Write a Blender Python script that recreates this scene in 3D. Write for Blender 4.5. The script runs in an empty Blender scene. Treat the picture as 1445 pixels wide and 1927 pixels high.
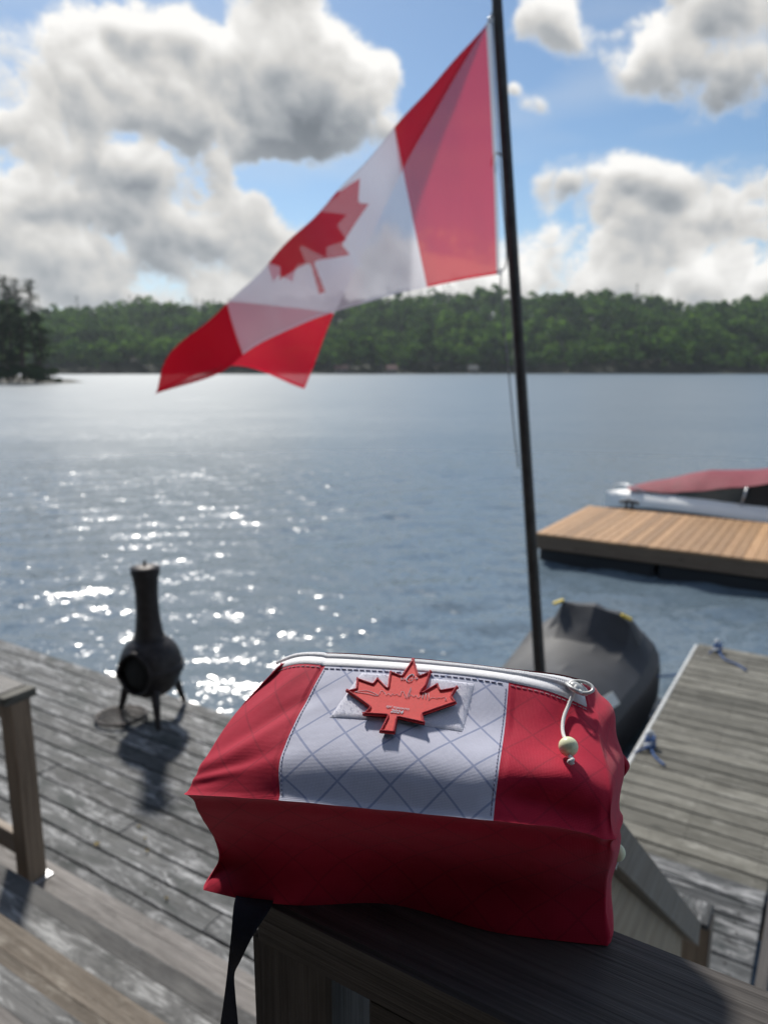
import bpy, bmesh, math, random
import numpy as np
from mathutils import Vector, Matrix
from mathutils.bvhtree import BVHTree

random.seed(7)
rng = np.random.default_rng(7)
R = math.radians
C = bpy.context.scene.collection
scn = bpy.context.scene

# ------------------------------------------------------------------ camera
EYE = 2.45
PITCH = R(11.0)
FPX, CX, CY = 1391.0, 722.5, 963.5
cam_d = bpy.data.cameras.new('camera')
cam = bpy.data.objects.new('camera', cam_d)
C.objects.link(cam)
cam.location = (0, 0, EYE)
cam.rotation_euler = (R(90) - PITCH, 0, 0)
cam_d.sensor_fit = 'VERTICAL'
cam_d.sensor_height = 36.0
cam_d.lens = FPX / 1927.0 * 36.0
cam_d.clip_start = 0.02
cam_d.clip_end = 6000
cam_d.dof.use_dof = True
cam_d.dof.focus_distance = 0.485
cam_d.dof.aperture_fstop = 7.6
scn.camera = cam

# ------------------------------------------------------------------ light
SUN_EL, SUN_AZ = R(43.0), R(-17.0)
SUN_DIR = Vector((math.sin(SUN_AZ) * math.cos(SUN_EL), math.cos(SUN_AZ) * math.cos(SUN_EL), math.sin(SUN_EL)))
sun_d = bpy.data.lights.new('sun', 'SUN')
sun_d.energy = 4.5
sun_d.angle = R(4.0)   # softened by thin high cloud
sun_d.color = (1.0, 0.95, 0.87)
sun = bpy.data.objects.new('sun', sun_d)
C.objects.link(sun)
sun.rotation_euler = SUN_DIR.to_track_quat('Z', 'Y').to_euler()

scn.view_settings.view_transform = 'Standard'
scn.view_settings.look = 'None'
scn.view_settings.exposure = 0.0
scn.view_settings.gamma = 1.0
scn.view_settings.use_curve_mapping = False
scn.cycles.max_bounces = 8
scn.cycles.transparent_max_bounces = 12
scn.cycles.caustics_reflective = False
scn.cycles.caustics_refractive = False
SKY_STRENGTH = 0.10
CLOUD_WHITE = 8.6
SKY_TINT = (0.84, 0.95, 1.0)


def ray(px, py):
    x = (px - CX) / FPX
    v = (CY - py) / FPX
    cp, sp = math.cos(PITCH), math.sin(PITCH)
    return Vector((x, cp + v * sp, -sp + v * cp))


def at_y(px, py, Y):
    d = ray(px, py)
    return Vector((d.x / d.y * Y, Y, EYE + d.z / d.y * Y))


def at_z(px, py, z):
    d = ray(px, py)
    k = (z - EYE) / d.z
    return Vector((d.x * k, d.y * k, z))


# deck frame: u runs along the deck boards, v runs towards the lake
ANG = R(-32.0)
UX, UY = math.cos(ANG), math.sin(ANG)


def F(u, v, z=0.0):
    return Vector((u * UX - v * UY, u * UY + v * UX, z))


def to_uv(p):
    return p.x * UX + p.y * UY, -p.x * UY + p.y * UX


# ------------------------------------------------------------------ node helpers
class NT:
    def __init__(self, tree):
        self.t = tree
        self.n = tree.nodes
        self.l = tree.links

    def node(self, typ, **kw):
        nd = self.n.new(typ)
        for k, v in kw.items():
            setattr(nd, k, v)
        return nd

    def put(self, sock, val):
        if isinstance(val, bpy.types.NodeSocket):
            self.l.new(val, sock)
        elif val is not None:
            sock.default_value = val

    def math(self, op, a, b=None, c=None, clamp=False):
        nd = self.node('ShaderNodeMath', operation=op)
        nd.use_clamp = clamp
        self.put(nd.inputs[0], a)
        if b is not None:
            self.put(nd.inputs[1], b)
        if c is not None:
            self.put(nd.inputs[2], c)
        return nd.outputs[0]

    def vmath(self, op, a, b=None, scale=None):
        nd = self.node('ShaderNodeVectorMath', operation=op)
        self.put(nd.inputs[0], a)
        if b is not None:
            self.put(nd.inputs[1], b)
        if scale is not None:
            self.put(nd.inputs['Scale'], scale)
        return nd.outputs['Value'] if op in ('LENGTH', 'DOT_PRODUCT') else nd.outputs[0]

    def mapping(self, v, loc=(0, 0, 0), rot=(0, 0, 0), scale=(1, 1, 1), typ='POINT'):
        nd = self.node('ShaderNodeMapping', vector_type=typ)
        self.put(nd.inputs[0], v)
        nd.inputs[1].default_value = loc
        nd.inputs[2].default_value = rot
        nd.inputs[3].default_value = scale
        return nd.outputs[0]

    def noise(self, v, scale=5, detail=4, rough=0.5, dist=0.0, out='Fac'):
        nd = self.node('ShaderNodeTexNoise')
        self.put(nd.inputs['Vector'], v)
        nd.inputs['Scale'].default_value = scale
        nd.inputs['Detail'].default_value = detail
        nd.inputs['Roughness'].default_value = rough
        nd.inputs['Distortion'].default_value = dist
        return nd.outputs[out]

    def ramp(self, fac, stops, interp='LINEAR'):
        nd = self.node('ShaderNodeValToRGB')
        cr = nd.color_ramp
        cr.interpolation = interp
        while len(cr.elements) < len(stops):
            cr.elements.new(0.5)
        for e, (p, c) in zip(cr.elements, stops):
            e.position = p
            e.color = (*c, 1) if len(c) == 3 else c
        self.put(nd.inputs[0], fac)
        return nd.outputs[0]

    def mix(self, fac, a, b, blend='MIX'):
        nd = self.node('ShaderNodeMix', data_type='RGBA', blend_type=blend)
        self.put(nd.inputs[0], fac)
        for s, v in ((nd.inputs[6], a), (nd.inputs[7], b)):
            if isinstance(v, tuple) and len(v) == 3:
                v = (*v, 1)
            self.put(s, v)
        return nd.outputs[2]

    def maprange(self, v, a, b, c=0.0, d=1.0, smooth=False):
        nd = self.node('ShaderNodeMapRange')
        if smooth:
            nd.interpolation_type = 'SMOOTHSTEP'
        self.put(nd.inputs[0], v)
        for i, x in enumerate((a, b, c, d)):
            nd.inputs[i + 1].default_value = x
        return nd.outputs[0]


def new_mat(name):
    m = bpy.data.materials.new(name)
    m.use_nodes = True
    nt = NT(m.node_tree)
    b = nt.n.get('Principled BSDF')
    return m, nt, b


def simple_mat(name, col, rough=0.5, metal=0.0, var=0.15, vscale=30.0, bump=0.0, bscale=200.0, spec=0.5):
    m, nt, b = new_mat(name)
    tc = nt.node('ShaderNodeTexCoord').outputs['Object']
    n = nt.noise(tc, vscale, 5, 0.6)
    lo = tuple(c * (1 - var) for c in col)
    hi = tuple(min(1, c * (1 + var)) for c in col)
    nt.put(b.inputs['Base Color'], nt.ramp(n, [(0.3, lo), (0.7, hi)]))
    b.inputs['Roughness'].default_value = rough
    b.inputs['Metallic'].default_value = metal
    b.inputs['Specular IOR Level'].default_value = spec
    if bump:
        bn = nt.node('ShaderNodeBump')
        bn.inputs['Strength'].default_value = bump
        bn.inputs['Distance'].default_value = 0.002
        nt.put(bn.inputs['Height'], nt.noise(tc, bscale, 3, 0.6))
        nt.put(b.inputs['Normal'], bn.outputs[0])
    return m


def wood_mat(name, dark, light, bleach, moss=None, rough=0.55, bleach_amt=0.5, knots=True, grain=1.0, spec=0.5):
    """Weathered board: grain runs along local X, blotches, bleached streaks, per-object variation."""
    m, nt, b = new_mat(name)
    tc = nt.node('ShaderNodeTexCoord').outputs['Object']
    oi = nt.node('ShaderNodeObjectInfo')
    off = nt.vmath('SCALE', nt.vmath('ADD', oi.outputs['Location'], (3.1, 7.7, 1.3)), scale=7.31)
    p = nt.vmath('ADD', tc, off)
    g = nt.noise(nt.mapping(p, scale=(2.2, 60 * grain, 60 * grain)), 1.0, 6, 0.65, 0.6)
    g2 = nt.noise(nt.mapping(p, scale=(5, 190 * grain, 190 * grain)), 1.0, 3, 0.6, 0.3)
    base = nt.ramp(g, [(0.28, dark), (0.72, light)])
    bl = nt.noise(nt.mapping(p, scale=(3.2, 11, 11)), 1.0, 7, 0.68, 1.2)
    blm = nt.maprange(bl, 0.62 - 0.2 * bleach_amt, 0.78 - 0.2 * bleach_amt, 0, 1, True)
    blm = nt.math('MULTIPLY', blm, nt.maprange(g, 0.3, 0.6, 0.35, 1.0))
    fl_ = nt.noise(nt.mapping(p, loc=(2, 9, 4), scale=(6, 36, 36)), 1.0, 7, 0.74, 1.2)
    blm = nt.math('MULTIPLY', blm, nt.maprange(fl_, 0.36, 0.58, 0.12, 1.0, True))
    dk = nt.noise(nt.mapping(p, loc=(7, 1, 8), scale=(4.5, 15, 15)), 1.0, 6, 0.7, 1.0)
    dkm = nt.maprange(dk, 0.52, 0.68, 0.0, 0.75 * bleach_amt + 0.1, True)
    col = nt.mix(nt.math('MULTIPLY', blm, 0.85), base, bleach)
    col = nt.mix(dkm, col, tuple(c * 0.55 for c in dark))
    if moss:
        ms = nt.noise(nt.mapping(p, loc=(5, 3, 1), scale=(2.3, 6, 6)), 1.0, 6, 0.7, 0.8)
        col = nt.mix(nt.maprange(ms, 0.48, 0.66, 0, 0.85, True), col, moss)
    col = nt.mix(nt.maprange(g2, 0.25, 0.5, 0.55, 0.0), col, tuple(c * 0.35 for c in dark))
    if knots:
        vo = nt.node('ShaderNodeTexVoronoi')
        nt.put(vo.inputs['Vector'], nt.mapping(p, scale=(2.1, 7.5, 7.5)))
        vo.inputs['Scale'].default_value = 1.0
        k = nt.maprange(vo.outputs['Distance'], 0.03, 0.13, 1, 0, True)
        col = nt.mix(nt.math('MULTIPLY', k, 0.75), col, tuple(c * 0.3 for c in dark))
    v = nt.maprange(oi.outputs['Random'], 0, 1, 0.72, 1.22)
    col = nt.vmath('SCALE', col, scale=v)
    nt.put(b.inputs['Base Color'], col)
    nt.put(b.inputs['Roughness'], nt.maprange(bl, 0.3, 0.7, rough - 0.12, rough + 0.15))
    b.inputs['Specular IOR Level'].default_value = spec
    bn = nt.node('ShaderNodeBump')
    bn.inputs['Strength'].default_value = 0.55
    bn.inputs['Distance'].default_value = 0.0025
    nt.put(bn.inputs['Height'], nt.math('ADD', g, nt.math('MULTIPLY', g2, 0.7)))
    nt.put(b.inputs['Normal'], bn.outputs[0])
    return m


# ------------------------------------------------------------------ world
w = bpy.data.worlds.new('World')
scn.world = w
w.use_nodes = True
wt = NT(w.node_tree)
wt.n.clear()
w.cycles.sampling_method = 'MANUAL'
w.cycles.sample_map_resolution = 1024

# clouds: a sky map worked out here from noise (direction -> thickness and brightness), laid over the Nishita sky
_gr = np.random.default_rng(12)
_perm = _gr.permutation(256).astype(np.int32)
_perm = np.concatenate([_perm, _perm, _perm])
_grad = _gr.normal(size=(256, 3)).astype(np.float32)
_grad /= np.linalg.norm(_grad, axis=1)[:, None]


def perlin(P):
    """gradient noise at P (N,3) float32, about -1..1"""
    I = np.floor(P).astype(np.int32)
    Fr = (P - I).astype(np.float32)
    I &= 255
    U = Fr * Fr * Fr * (Fr * (Fr * 6 - 15) + 10)
    res = []
    for dx in (0, 1):
        hx_ = _perm[I[:, 0] + dx]
        for dy in (0, 1):
            hy_ = _perm[hx_ + I[:, 1] + dy]
            for dz in (0, 1):
                gv = _grad[_perm[hy_ + I[:, 2] + dz] & 255]
                res.append(gv[:, 0] * (Fr[:, 0] - dx) + gv[:, 1] * (Fr[:, 1] - dy) + gv[:, 2] * (Fr[:, 2] - dz))
    z = [res[2 * k] + (res[2 * k + 1] - res[2 * k]) * U[:, 2] for k in range(4)]
    y0 = z[0] + (z[1] - z[0]) * U[:, 1]
    y1 = z[2] + (z[3] - z[2]) * U[:, 1]
    return (y0 + (y1 - y0) * U[:, 0]) * 1.5


def sky_map(W=4096, Hh=1024):
    """returns (Hh*2, W, 4): rgb cloud brightness, alpha coverage; v from nadir to zenith"""
    u = (np.arange(W) + 0.5) / W
    az = (0.5 - u) * 2 * math.pi
    el = (np.arange(Hh) + 0.5) / Hh * math.pi / 2
    AZ, EL = np.meshgrid(az, el)
    D = np.stack([np.cos(AZ) * np.cos(EL), np.sin(AZ) * np.cos(EL), np.sin(EL)], -1).astype(np.float32)
    infr = (D[..., 1] > 0.55) & (EL < 0.62)
    flat = D.reshape(-1, 3)
    sel = np.nonzero(infr.ravel())[0]
    warp = np.stack([perlin(flat[sel] * 9 + o) + 0.5 * perlin(flat[sel] * 19 + o + 9) for o in (3.3, 17.7, 41.1)], -1)
    # bodies of cloud
    cov = np.full(flat.shape[0], -1.0, np.float32)
    Dw = flat[sel] + 0.020 * warp
    best = np.full(len(sel), 1e9, np.float32)
    soft = np.zeros(len(sel), np.float32)
    for (px, py, rx, ry) in CLOUDS:
        d = np.array(ray(px, py))
        L = np.linalg.norm(d)
        d = (d / L).astype(np.float32)
        k = 1.0 / (FPX * L)
        q = (Dw - d) / np.array([rx * k, rx * k, ry * k], np.float32)
        r2 = np.einsum('ij,ij->i', q, q)
        soft += np.exp(-r2 * 1.25)
    covs = np.log(np.maximum(soft, 1e-6)) * 0.60 + 0.60
    # scattered clouds all round
    lown = perlin(flat * np.array([2.4, 2.4, 3.6], np.float32) + 5) * 0.8 + perlin(flat * np.array([5, 5, 7.5], np.float32) + 50) * 0.4
    cov = (lown * 1.5 - 0.12).astype(np.float32)
    wgt = np.clip((D[..., 1].ravel() - 0.60) / 0.2, 0, 1)[sel]
    wgt = wgt * wgt * (3 - 2 * wgt)
    cov[sel] = cov[sel] * (1 - wgt) + covs * wgt
    # cauliflower detail
    det = np.zeros(flat.shape[0], np.float32)
    amp, fq = 0.54, 8.0
    for o in range(5):
        n_ = perlin(flat * np.array([fq, fq, fq * 1.2], np.float32) + 7.1 * o)
        det += amp * (np.abs(n_) * 1.9 - 0.52)
        if o == 2:
            det_low = det.copy()
        amp *= 0.60
        fq *= 2.1
    for o in range(5, 7):
        n_ = perlin(flat[sel] * np.array([fq, fq, fq * 1.2], np.float32) + 7.1 * o)
        det[sel] += amp * (np.abs(n_) * 1.9 - 0.52)
        amp *= 0.60
        fq *= 2.1
    fb = perlin(flat * np.array([5, 5, 8], np.float32) + 31) * 0.36 + perlin(flat * np.array([11, 11, 17], np.float32) + 61) * 0.30 + perlin(flat * np.array([26, 26, 38], np.float32) + 91) * 0.16
    dens = (cov + det + fb).reshape(Hh, W)
    dlow = (cov + det_low + 0.8 * fb).reshape(Hh, W)
    mixd = 0.5 * dlow + 0.5 * dens
    thick = np.clip(np.minimum(mixd, dens + 0.35), 0, 2.2)
    # light comes from above: optical depth towards the sun
    tau = 0.34 * thick
    off = 0
    for st in (2, 4, 7, 11, 17, 26, 38):
        off += st
        sh = np.zeros_like(thick)
        sh[:-off] = np.roll(thick, int(off * 0.12), 1)[off:]
        tau += sh * st * 0.0078
    lit_ = np.exp(-1.25 * tau)
    # relief of the billows, lit from above, at a small and a larger scale
    hgt = np.clip(mixd, 0, 1.8)
    rel = np.zeros_like(hgt)
    for st, k_ in ((2, 0.40), (6, 0.34), (14, 0.24)):
        gz = np.zeros_like(hgt)
        gz[st:-st] = hgt[:-2 * st] - hgt[2 * st:]
        gx_ = np.roll(hgt, st, 1) - np.roll(hgt, -st, 1)
        rel += k_ * (gz + 0.15 * gx_)
    rel = np.clip(rel, -0.40, 0.62)
    lum = np.clip(0.29 + 0.86 * lit_ + rel * (0.42 + 0.45 * lit_), 0.24, 1.18)
    lum = np.minimum(1.18, lum + 0.26 * np.exp(-(EL / 0.13) ** 2))
    wid = perlin(flat * 6.0 + 21) + 0.6 * perlin(flat * 14.0 + 3)
    wid = (0.42 + 0.75 * np.clip(wid * 0.8 + 0.25, 0, 1)).reshape(Hh, W)
    alpha = np.clip((dens + 0.16 * wid) / wid, 0, 1)
    alpha = alpha * alpha * (3 - 2 * alpha)
    veil = perlin(flat * np.array([3, 3, 14], np.float32) + 77) + 0.5 * perlin(flat * np.array([7, 7, 30], np.float32) + 99) + 0.25 * perlin(flat * np.array([16, 16, 60], np.float32) + 11)
    veil = np.clip(veil * 0.9 - 0.05, 0, 1).reshape(Hh, W) * 0.30
    cool = np.clip((0.75 - lum) / 0.6, 0, 1)[..., None]
    rgb = lum[..., None] * (np.array([1.0, 0.985, 0.955]) * (1 - cool) + np.array([0.86, 0.985, 1.14]) * cool)
    vr = np.array([0.84, 0.89, 0.93])
    rgb = rgb * alpha[..., None] + vr * (1 - alpha[..., None])
    veil = np.maximum(veil, 0.92 * np.exp(-(EL / 0.075) ** 1.5))
    a_ = alpha + (1 - alpha) * veil
    rgb = np.where(a_[..., None] > 1e-4, (rgb * alpha[..., None] + vr * ((1 - alpha) * veil)[..., None]) / np.maximum(a_, 1e-4)[..., None], 0.6)
    out = np.zeros((Hh * 2, W, 4), np.float32)
    out[Hh:, :, :3] = rgb
    out[Hh:, :, 3] = a_
    out[:Hh, :, :] = out[Hh:Hh + 1]
    return out


# (px, py, rx, ry) of the cloud bodies as seen from the deck
CLOUDS = [
    (30, 200, 150, 130), (170, 120, 150, 100), (300, 160, 180, 120), (540, 30, 90, 120), (560, 150, 150, 120), (690, 180, 62, 90), (470, 240, 150, 60),
    (60, 330, 190, 80), (240, 320, 160, 90), (120, 385, 170, 35), (400, 120, 120, 90), (620, 250, 90, 60),
    (230, 465, 130, 60), (60, 460, 110, 50), (90, 500, 150, 60), (290, 480, 180, 66), (470, 440, 130, 62), (160, 570, 300, 42), (560, 540, 260, 70), (760, 480, 160, 70), (700, 590, 400, 36),
    (1080, 360, 110, 52), (1220, 345, 100, 44), (1120, 455, 160, 66), (1300, 490, 180, 80), (1050, 550, 260, 46), (1410, 420, 100, 100), (1440, 555, 240, 46), (900, 520, 120, 60),
    (1270, 90, 130, 90), (1400, 50, 150, 100), (1400, 150, 130, 50), (1215, 140, 70, 36), (1020, 30, 80, 55), (1080, 60, 60, 30), (1005, 216, 40, 26), (965, 172, 22, 16),
    (-160, 300, 190, 160), (1640, 300, 190, 160), (-150, 540, 260, 80), (1650, 540, 260, 80), (520, -60, 100, 70), (250, -260, 200, 80), (900, -320, 220, 80), (1350, -160, 180, 70),
]
SM = sky_map()
def env_from(name, arr):
    im = bpy.data.images.new(name, arr.shape[1], arr.shape[0], alpha=False, float_buffer=True)
    im.colorspace_settings.name = 'Linear Rec.709'
    im.pixels.foreach_set(np.ascontiguousarray(arr, np.float32).ravel())
    im.update()
    e = wt.node('ShaderNodeTexEnvironment')
    e.image = im
    return e.outputs['Color']


one = np.ones_like(SM[..., :1])
cloud_rgb = env_from('cloud_brightness', np.concatenate([SM[..., :3], one], -1))
cloud_cov = env_from('cloud_cover', np.concatenate([SM[..., 3:], SM[..., 3:], SM[..., 3:], one], -1))
sky = wt.node('ShaderNodeTexSky', sky_type='NISHITA')
sky.sun_disc = False
sky.sun_elevation = SUN_EL
sky.sun_rotation = SUN_AZ
sky.altitude = 300
sky.air_density = 1.0
sky.dust_density = 0.4
sky.ozone_density = 2.0
skyc = wt.mix(1.0, sky.outputs[0], SKY_TINT, 'MULTIPLY')
ccol = wt.vmath('SCALE', cloud_rgb, scale=CLOUD_WHITE)
col = wt.mix(cloud_cov, skyc, ccol)
bg = wt.node('ShaderNodeBackground')
wt.put(bg.inputs[0], col)
bg.inputs[1].default_value = SKY_STRENGTH
wo = wt.node('ShaderNodeOutputWorld')
wt.l.new(bg.outputs[0], wo.inputs[0])


# ------------------------------------------------------------------ object helpers
def tag(o, label=None, cat=None, group=None, kind=None):
    if label:
        o['label'] = label
    if cat:
        o['category'] = cat
    if group:
        o['group'] = group
    if kind:
        o['kind'] = kind
    return o


def thing(name, label, cat, loc=(0, 0, 0), rz=0.0, group=None):
    o = bpy.data.objects.new(name, None)
    o.empty_display_size = 0.1
    C.objects.link(o)
    o.location = loc
    o.rotation_euler = (0, 0, rz)
    return tag(o, label, cat, group)


def link(name, me, mat=None, parent=None, M=None):
    """Link mesh me as object; M is the world matrix wanted (things stay unscaled)."""
    o = bpy.data.objects.new(name, me)
    C.objects.link(o)
    if mat is not None and not me.materials:
        for mm in (mat if isinstance(mat, (list, tuple)) else [mat]):
            me.materials.append(mm)
    if M is None:
        M = Matrix.Identity(4)
    if parent is not None:
        o.parent = parent
        o.matrix_parent_inverse = Matrix.Identity(4)
        o.matrix_basis = world_of(parent).inverted() @ M
    else:
        o.matrix_basis = M
    return o


def world_of(o):
    m = o.matrix_basis.copy()
    while o.parent is not None:
        o = o.parent
        m = o.matrix_basis @ m
    return m


def frameM(p, rz=0.0, ry=0.0, rx=0.0):
    return Matrix.Translation(p) @ Matrix.Rotation(rz, 4, 'Z') @ Matrix.Rotation(ry, 4, 'Y') @ Matrix.Rotation(rx, 4, 'X')


_box = {}


def box_mesh(lx, ly, lz, bev=0.003, mat=None, segs=1):
    key = (round(lx, 4), round(ly, 4), round(lz, 4), round(bev, 4), mat.name if mat else '')
    if key in _box:
        return _box[key]
    bm = bmesh.new()
    bmesh.ops.create_cube(bm, size=1.0)
    bmesh.ops.scale(bm, vec=(lx, ly, lz), verts=bm.verts)
    if bev > 0:
        bmesh.ops.bevel(bm, geom=bm.edges[:], offset=bev, segments=segs, affect='EDGES', profile=0.6)
    me = bpy.data.meshes.new('board')
    bm.to_mesh(me)
    bm.free()
    if mat:
        me.materials.append(mat)
    _box[key] = me
    return me


def box(name, mat, size, M, parent=None, bev=0.003):
    return link(name, box_mesh(*size, bev=bev, mat=mat), None, parent, M)


def grid_mesh(name, P, closed_u=False, smooth=True, uv=None, flip=False):
    """P: array (rows, cols, 3) -> quad mesh."""
    nr, nc = P.shape[:2]
    cc = nc if closed_u else nc - 1
    r, c = np.meshgrid(np.arange(nr - 1), np.arange(cc), indexing='ij')
    a = r * nc + c
    b = r * nc + (c + 1) % nc
    f = np.stack([a, b, b + nc, a + nc], -1).reshape(-1, 4)
    if flip:
        f = f[:, ::-1]
    me = bpy.data.meshes.new(name)
    np_mesh(me, P.reshape(-1, 3), f)
    if uv is not None:
        ul = me.uv_layers.new(name='UVMap')
        ul.data.foreach_set('uv', uv.reshape(-1, 2)[f.reshape(-1)].astype(np.float32).ravel())
    if smooth:
        me.shade_smooth()
    return me


def np_mesh(me, v, f):
    v = np.asarray(v, np.float32)
    f = np.asarray(f, np.int32)
    k = f.shape[1]
    me.vertices.add(len(v))
    me.vertices.foreach_set('co', v.ravel())
    me.loops.add(f.size)
    me.loops.foreach_set('vertex_index', f.ravel())
    me.polygons.add(len(f))
    me.polygons.foreach_set('loop_start', np.arange(0, f.size, k, dtype=np.int32))
    me.polygons.foreach_set('loop_total', np.full(len(f), k, np.int32))
    me.update(calc_edges=True)
    me.validate()
    return me


def bm_mesh(name, bm, smooth=False):
    me = bpy.data.meshes.new(name)
    bmesh.ops.recalc_face_normals(bm, faces=bm.faces[:])
    bm.to_mesh(me)
    bm.free()
    if smooth:
        me.shade_smooth()
    return me


def lathe(bm, prof, seg=32, M=Matrix.Identity(4)):
    rings = []
    for (r, z) in prof:
        if r < 1e-5:
            rings.append([bm.verts.new(M @ Vector((0, 0, z)))])
        else:
            rings.append([bm.verts.new(M @ Vector((r * math.cos(2 * math.pi * i / seg), r * math.sin(2 * math.pi * i / seg), z))) for i in range(seg)])
    for a, b in zip(rings, rings[1:]):
        if len(a) == 1 and len(b) == 1:
            continue
        for i in range(seg):
            j = (i + 1) % seg
            if len(a) == 1:
                bm.faces.new((a[0], b[j], b[i]))
            elif len(b) == 1:
                bm.faces.new((a[i], a[j], b[0]))
            else:
                bm.faces.new((a[i], a[j], b[j], b[i]))


def tube(bm, pts, rad, seg=8, cap=True, flat=1.0, closed=False):
    pts = [Vector(p) for p in pts]
    n = len(pts)
    rads = rad if isinstance(rad, (list, tuple)) else [rad] * n
    rings = []
    up = Vector((0, 0, 1))
    prev = None
    for i, p in enumerate(pts):
        if closed:
            t = pts[(i + 1) % n] - pts[i - 1]
        else:
            t = pts[min(i + 1, n - 1)] - pts[max(i - 1, 0)]
        t.normalize()
        if prev is None:
            a = t.orthogonal().normalized()
            if abs(t.dot(up)) < 0.95:
                a = t.cross(up).normalized()
        else:
            a = (prev - t * prev.dot(t)).normalized()
        prev = a
        b = t.cross(a)
        rings.append([bm.verts.new(p + a * math.cos(2 * math.pi * k / seg) * rads[i] + b * math.sin(2 * math.pi * k / seg) * rads[i] * flat) for k in range(seg)])
    rng_ = range(n) if closed else range(n - 1)
    for i in rng_:
        A, B = rings[i], rings[(i + 1) % n]
        for k in range(seg):
            j = (k + 1) % seg
            bm.faces.new((A[k], A[j], B[j], B[k]))
    if cap and not closed:
        bm.faces.new(rings[0][::-1])
        bm.faces.new(rings[-1])


def tube_obj(name, pts, rad, mat, parent=None, seg=8, flat=1.0, closed=False):
    """Tube part built about its own first point."""
    o0 = Vector(pts[0])
    bm = bmesh.new()
    tube(bm, [Vector(p) - o0 for p in pts], rad, seg, True, flat, closed)
    return link(name, bm_mesh(name, bm, True), mat, parent, Matrix.Translation(o0))


def spline(pts, n):
    """Catmull-Rom through pts (list of tuples/Vectors), n samples."""
    P = np.array([list(p) for p in pts], float)
    m = len(P)
    t = np.linspace(0, m - 1, n)
    i = np.minimum(t.astype(int), m - 2)
    f = (t - i)[:, None]
    p0 = P[np.maximum(i - 1, 0)]
    p1 = P[i]
    p2 = P[i + 1]
    p3 = P[np.minimum(i + 2, m - 1)]
    return 0.5 * ((2 * p1) + (-p0 + p2) * f + (2 * p0 - 5 * p1 + 4 * p2 - p3) * f ** 2 + (-p0 + 3 * p1 - 3 * p2 + p3) * f ** 3)


def interp_cols(cs, P, c_out):
    """Smooth interpolation of control points P at parameters cs -> c_out (finite-difference Hermite)."""
    cs = np.asarray(cs, float)
    P = np.asarray(P, float)
    m = np.zeros_like(P)
    d = np.diff(P, axis=0) / np.diff(cs)[:, None]
    m[0] = d[0]
    m[-1] = d[-1]
    h = np.diff(cs)
    m[1:-1] = (d[:-1] * h[1:, None] + d[1:] * h[:-1, None]) / (h[1:] + h[:-1])[:, None]
    i = np.clip(np.searchsorted(cs, c_out, side='right') - 1, 0, len(cs) - 2)
    hh = h[i][:, None]
    t = ((c_out - cs[i]) / h[i])[:, None]
    h00 = 2 * t ** 3 - 3 * t ** 2 + 1
    h10 = t ** 3 - 2 * t ** 2 + t
    h01 = -2 * t ** 3 + 3 * t ** 2
    h11 = t ** 3 - t ** 2
    return h00 * P[i] + h10 * hh * m[i] + h01 * P[i + 1] + h11 * hh * m[i + 1]


def leaf_outline():
    half = [(-90, 2030), (-45, 1167), (-70, 1095), (-156, 1069), (-1015, 1220), (-899, 900), (-919, 827), (-1860, 65), (-1648, -34), (-1614, -113),
            (-1800, -685), (-1258, -570), (-1185, -608), (-1080, -855), (-657, -401), (-580, -395), (-546, -458), (-750, -1510), (-423, -1321),
            (-332, -1348), (0, -2000)]
    return half + [(-x, y) for x, y in half[-2::-1]]


def in_poly(x, y, poly):
    ins = np.zeros(x.shape, bool)
    n = len(poly)
    for i in range(n):
        x1, y1 = poly[i]
        x2, y2 = poly[(i + 1) % n]
        if y1 == y2:
            continue
        cnd = ((y1 > y) != (y2 > y)) & (x < (x2 - x1) * (y - y1) / (y2 - y1) + x1)
        ins ^= cnd
    return ins


def vnoise(P, scale, seed=0, octaves=3):
    """Cheap smooth value noise on points (N,3) by summed sines."""
    g = np.random.default_rng(seed)
    out = np.zeros(P.shape[:-1])
    amp, tot = 1.0, 0.0
    for o in range(octaves):
        for _ in range(5):
            k = g.normal(size=3)
            k = k / np.linalg.norm(k) * scale * (2 ** o) * g.uniform(0.7, 1.3)
            out += amp * np.sin(P @ k + g.uniform(0, 6.28)) / 2.2
        tot += amp
        amp *= 0.5
    return out / tot


# ------------------------------------------------------------------ materials
M_deck = wood_mat('deck_board_wood', (0.040, 0.042, 0.043), (0.150, 0.155, 0.158), (0.60, 0.60, 0.60), moss=(0.034, 0.042, 0.042), rough=0.66, bleach_amt=0.85, spec=0.18)
M_stepd = wood_mat('grey_tread_wood', (0.042, 0.041, 0.041), (0.098, 0.097, 0.096), (0.30, 0.30, 0.295), moss=(0.10, 0.098, 0.095), rough=0.65, bleach_amt=0.3, spec=0.2)
M_deckw = wood_mat('worn_tread_wood', (0.06, 0.06, 0.06), (0.17, 0.17, 0.168), (0.50, 0.50, 0.49), moss=(0.07, 0.072, 0.07), rough=0.66, bleach_amt=0.9, spec=0.18)
M_step = wood_mat('stair_tread_wood', (0.13, 0.118, 0.110), (0.27, 0.252, 0.238), (0.42, 0.41, 0.395), moss=(0.12, 0.112, 0.105), rough=0.65, bleach_amt=0.25, spec=0.2)
M_stepb = wood_mat('brown_tread_wood', (0.075, 0.058, 0.042), (0.19, 0.16, 0.128), (0.34, 0.31, 0.265), rough=0.65, bleach_amt=0.55, spec=0.2)
M_dock = wood_mat('dock_board_wood', (0.10, 0.096, 0.08), (0.25, 0.24, 0.205), (0.40, 0.39, 0.35), moss=(0.12, 0.115, 0.096), rough=0.65, bleach_amt=0.6, spec=0.2)
M_cedar = wood_mat('cedar_board_wood', (0.40, 0.215, 0.095), (0.60, 0.37, 0.19), (0.66, 0.46, 0.28), rough=0.5, bleach_amt=0.2, knots=False)
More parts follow.
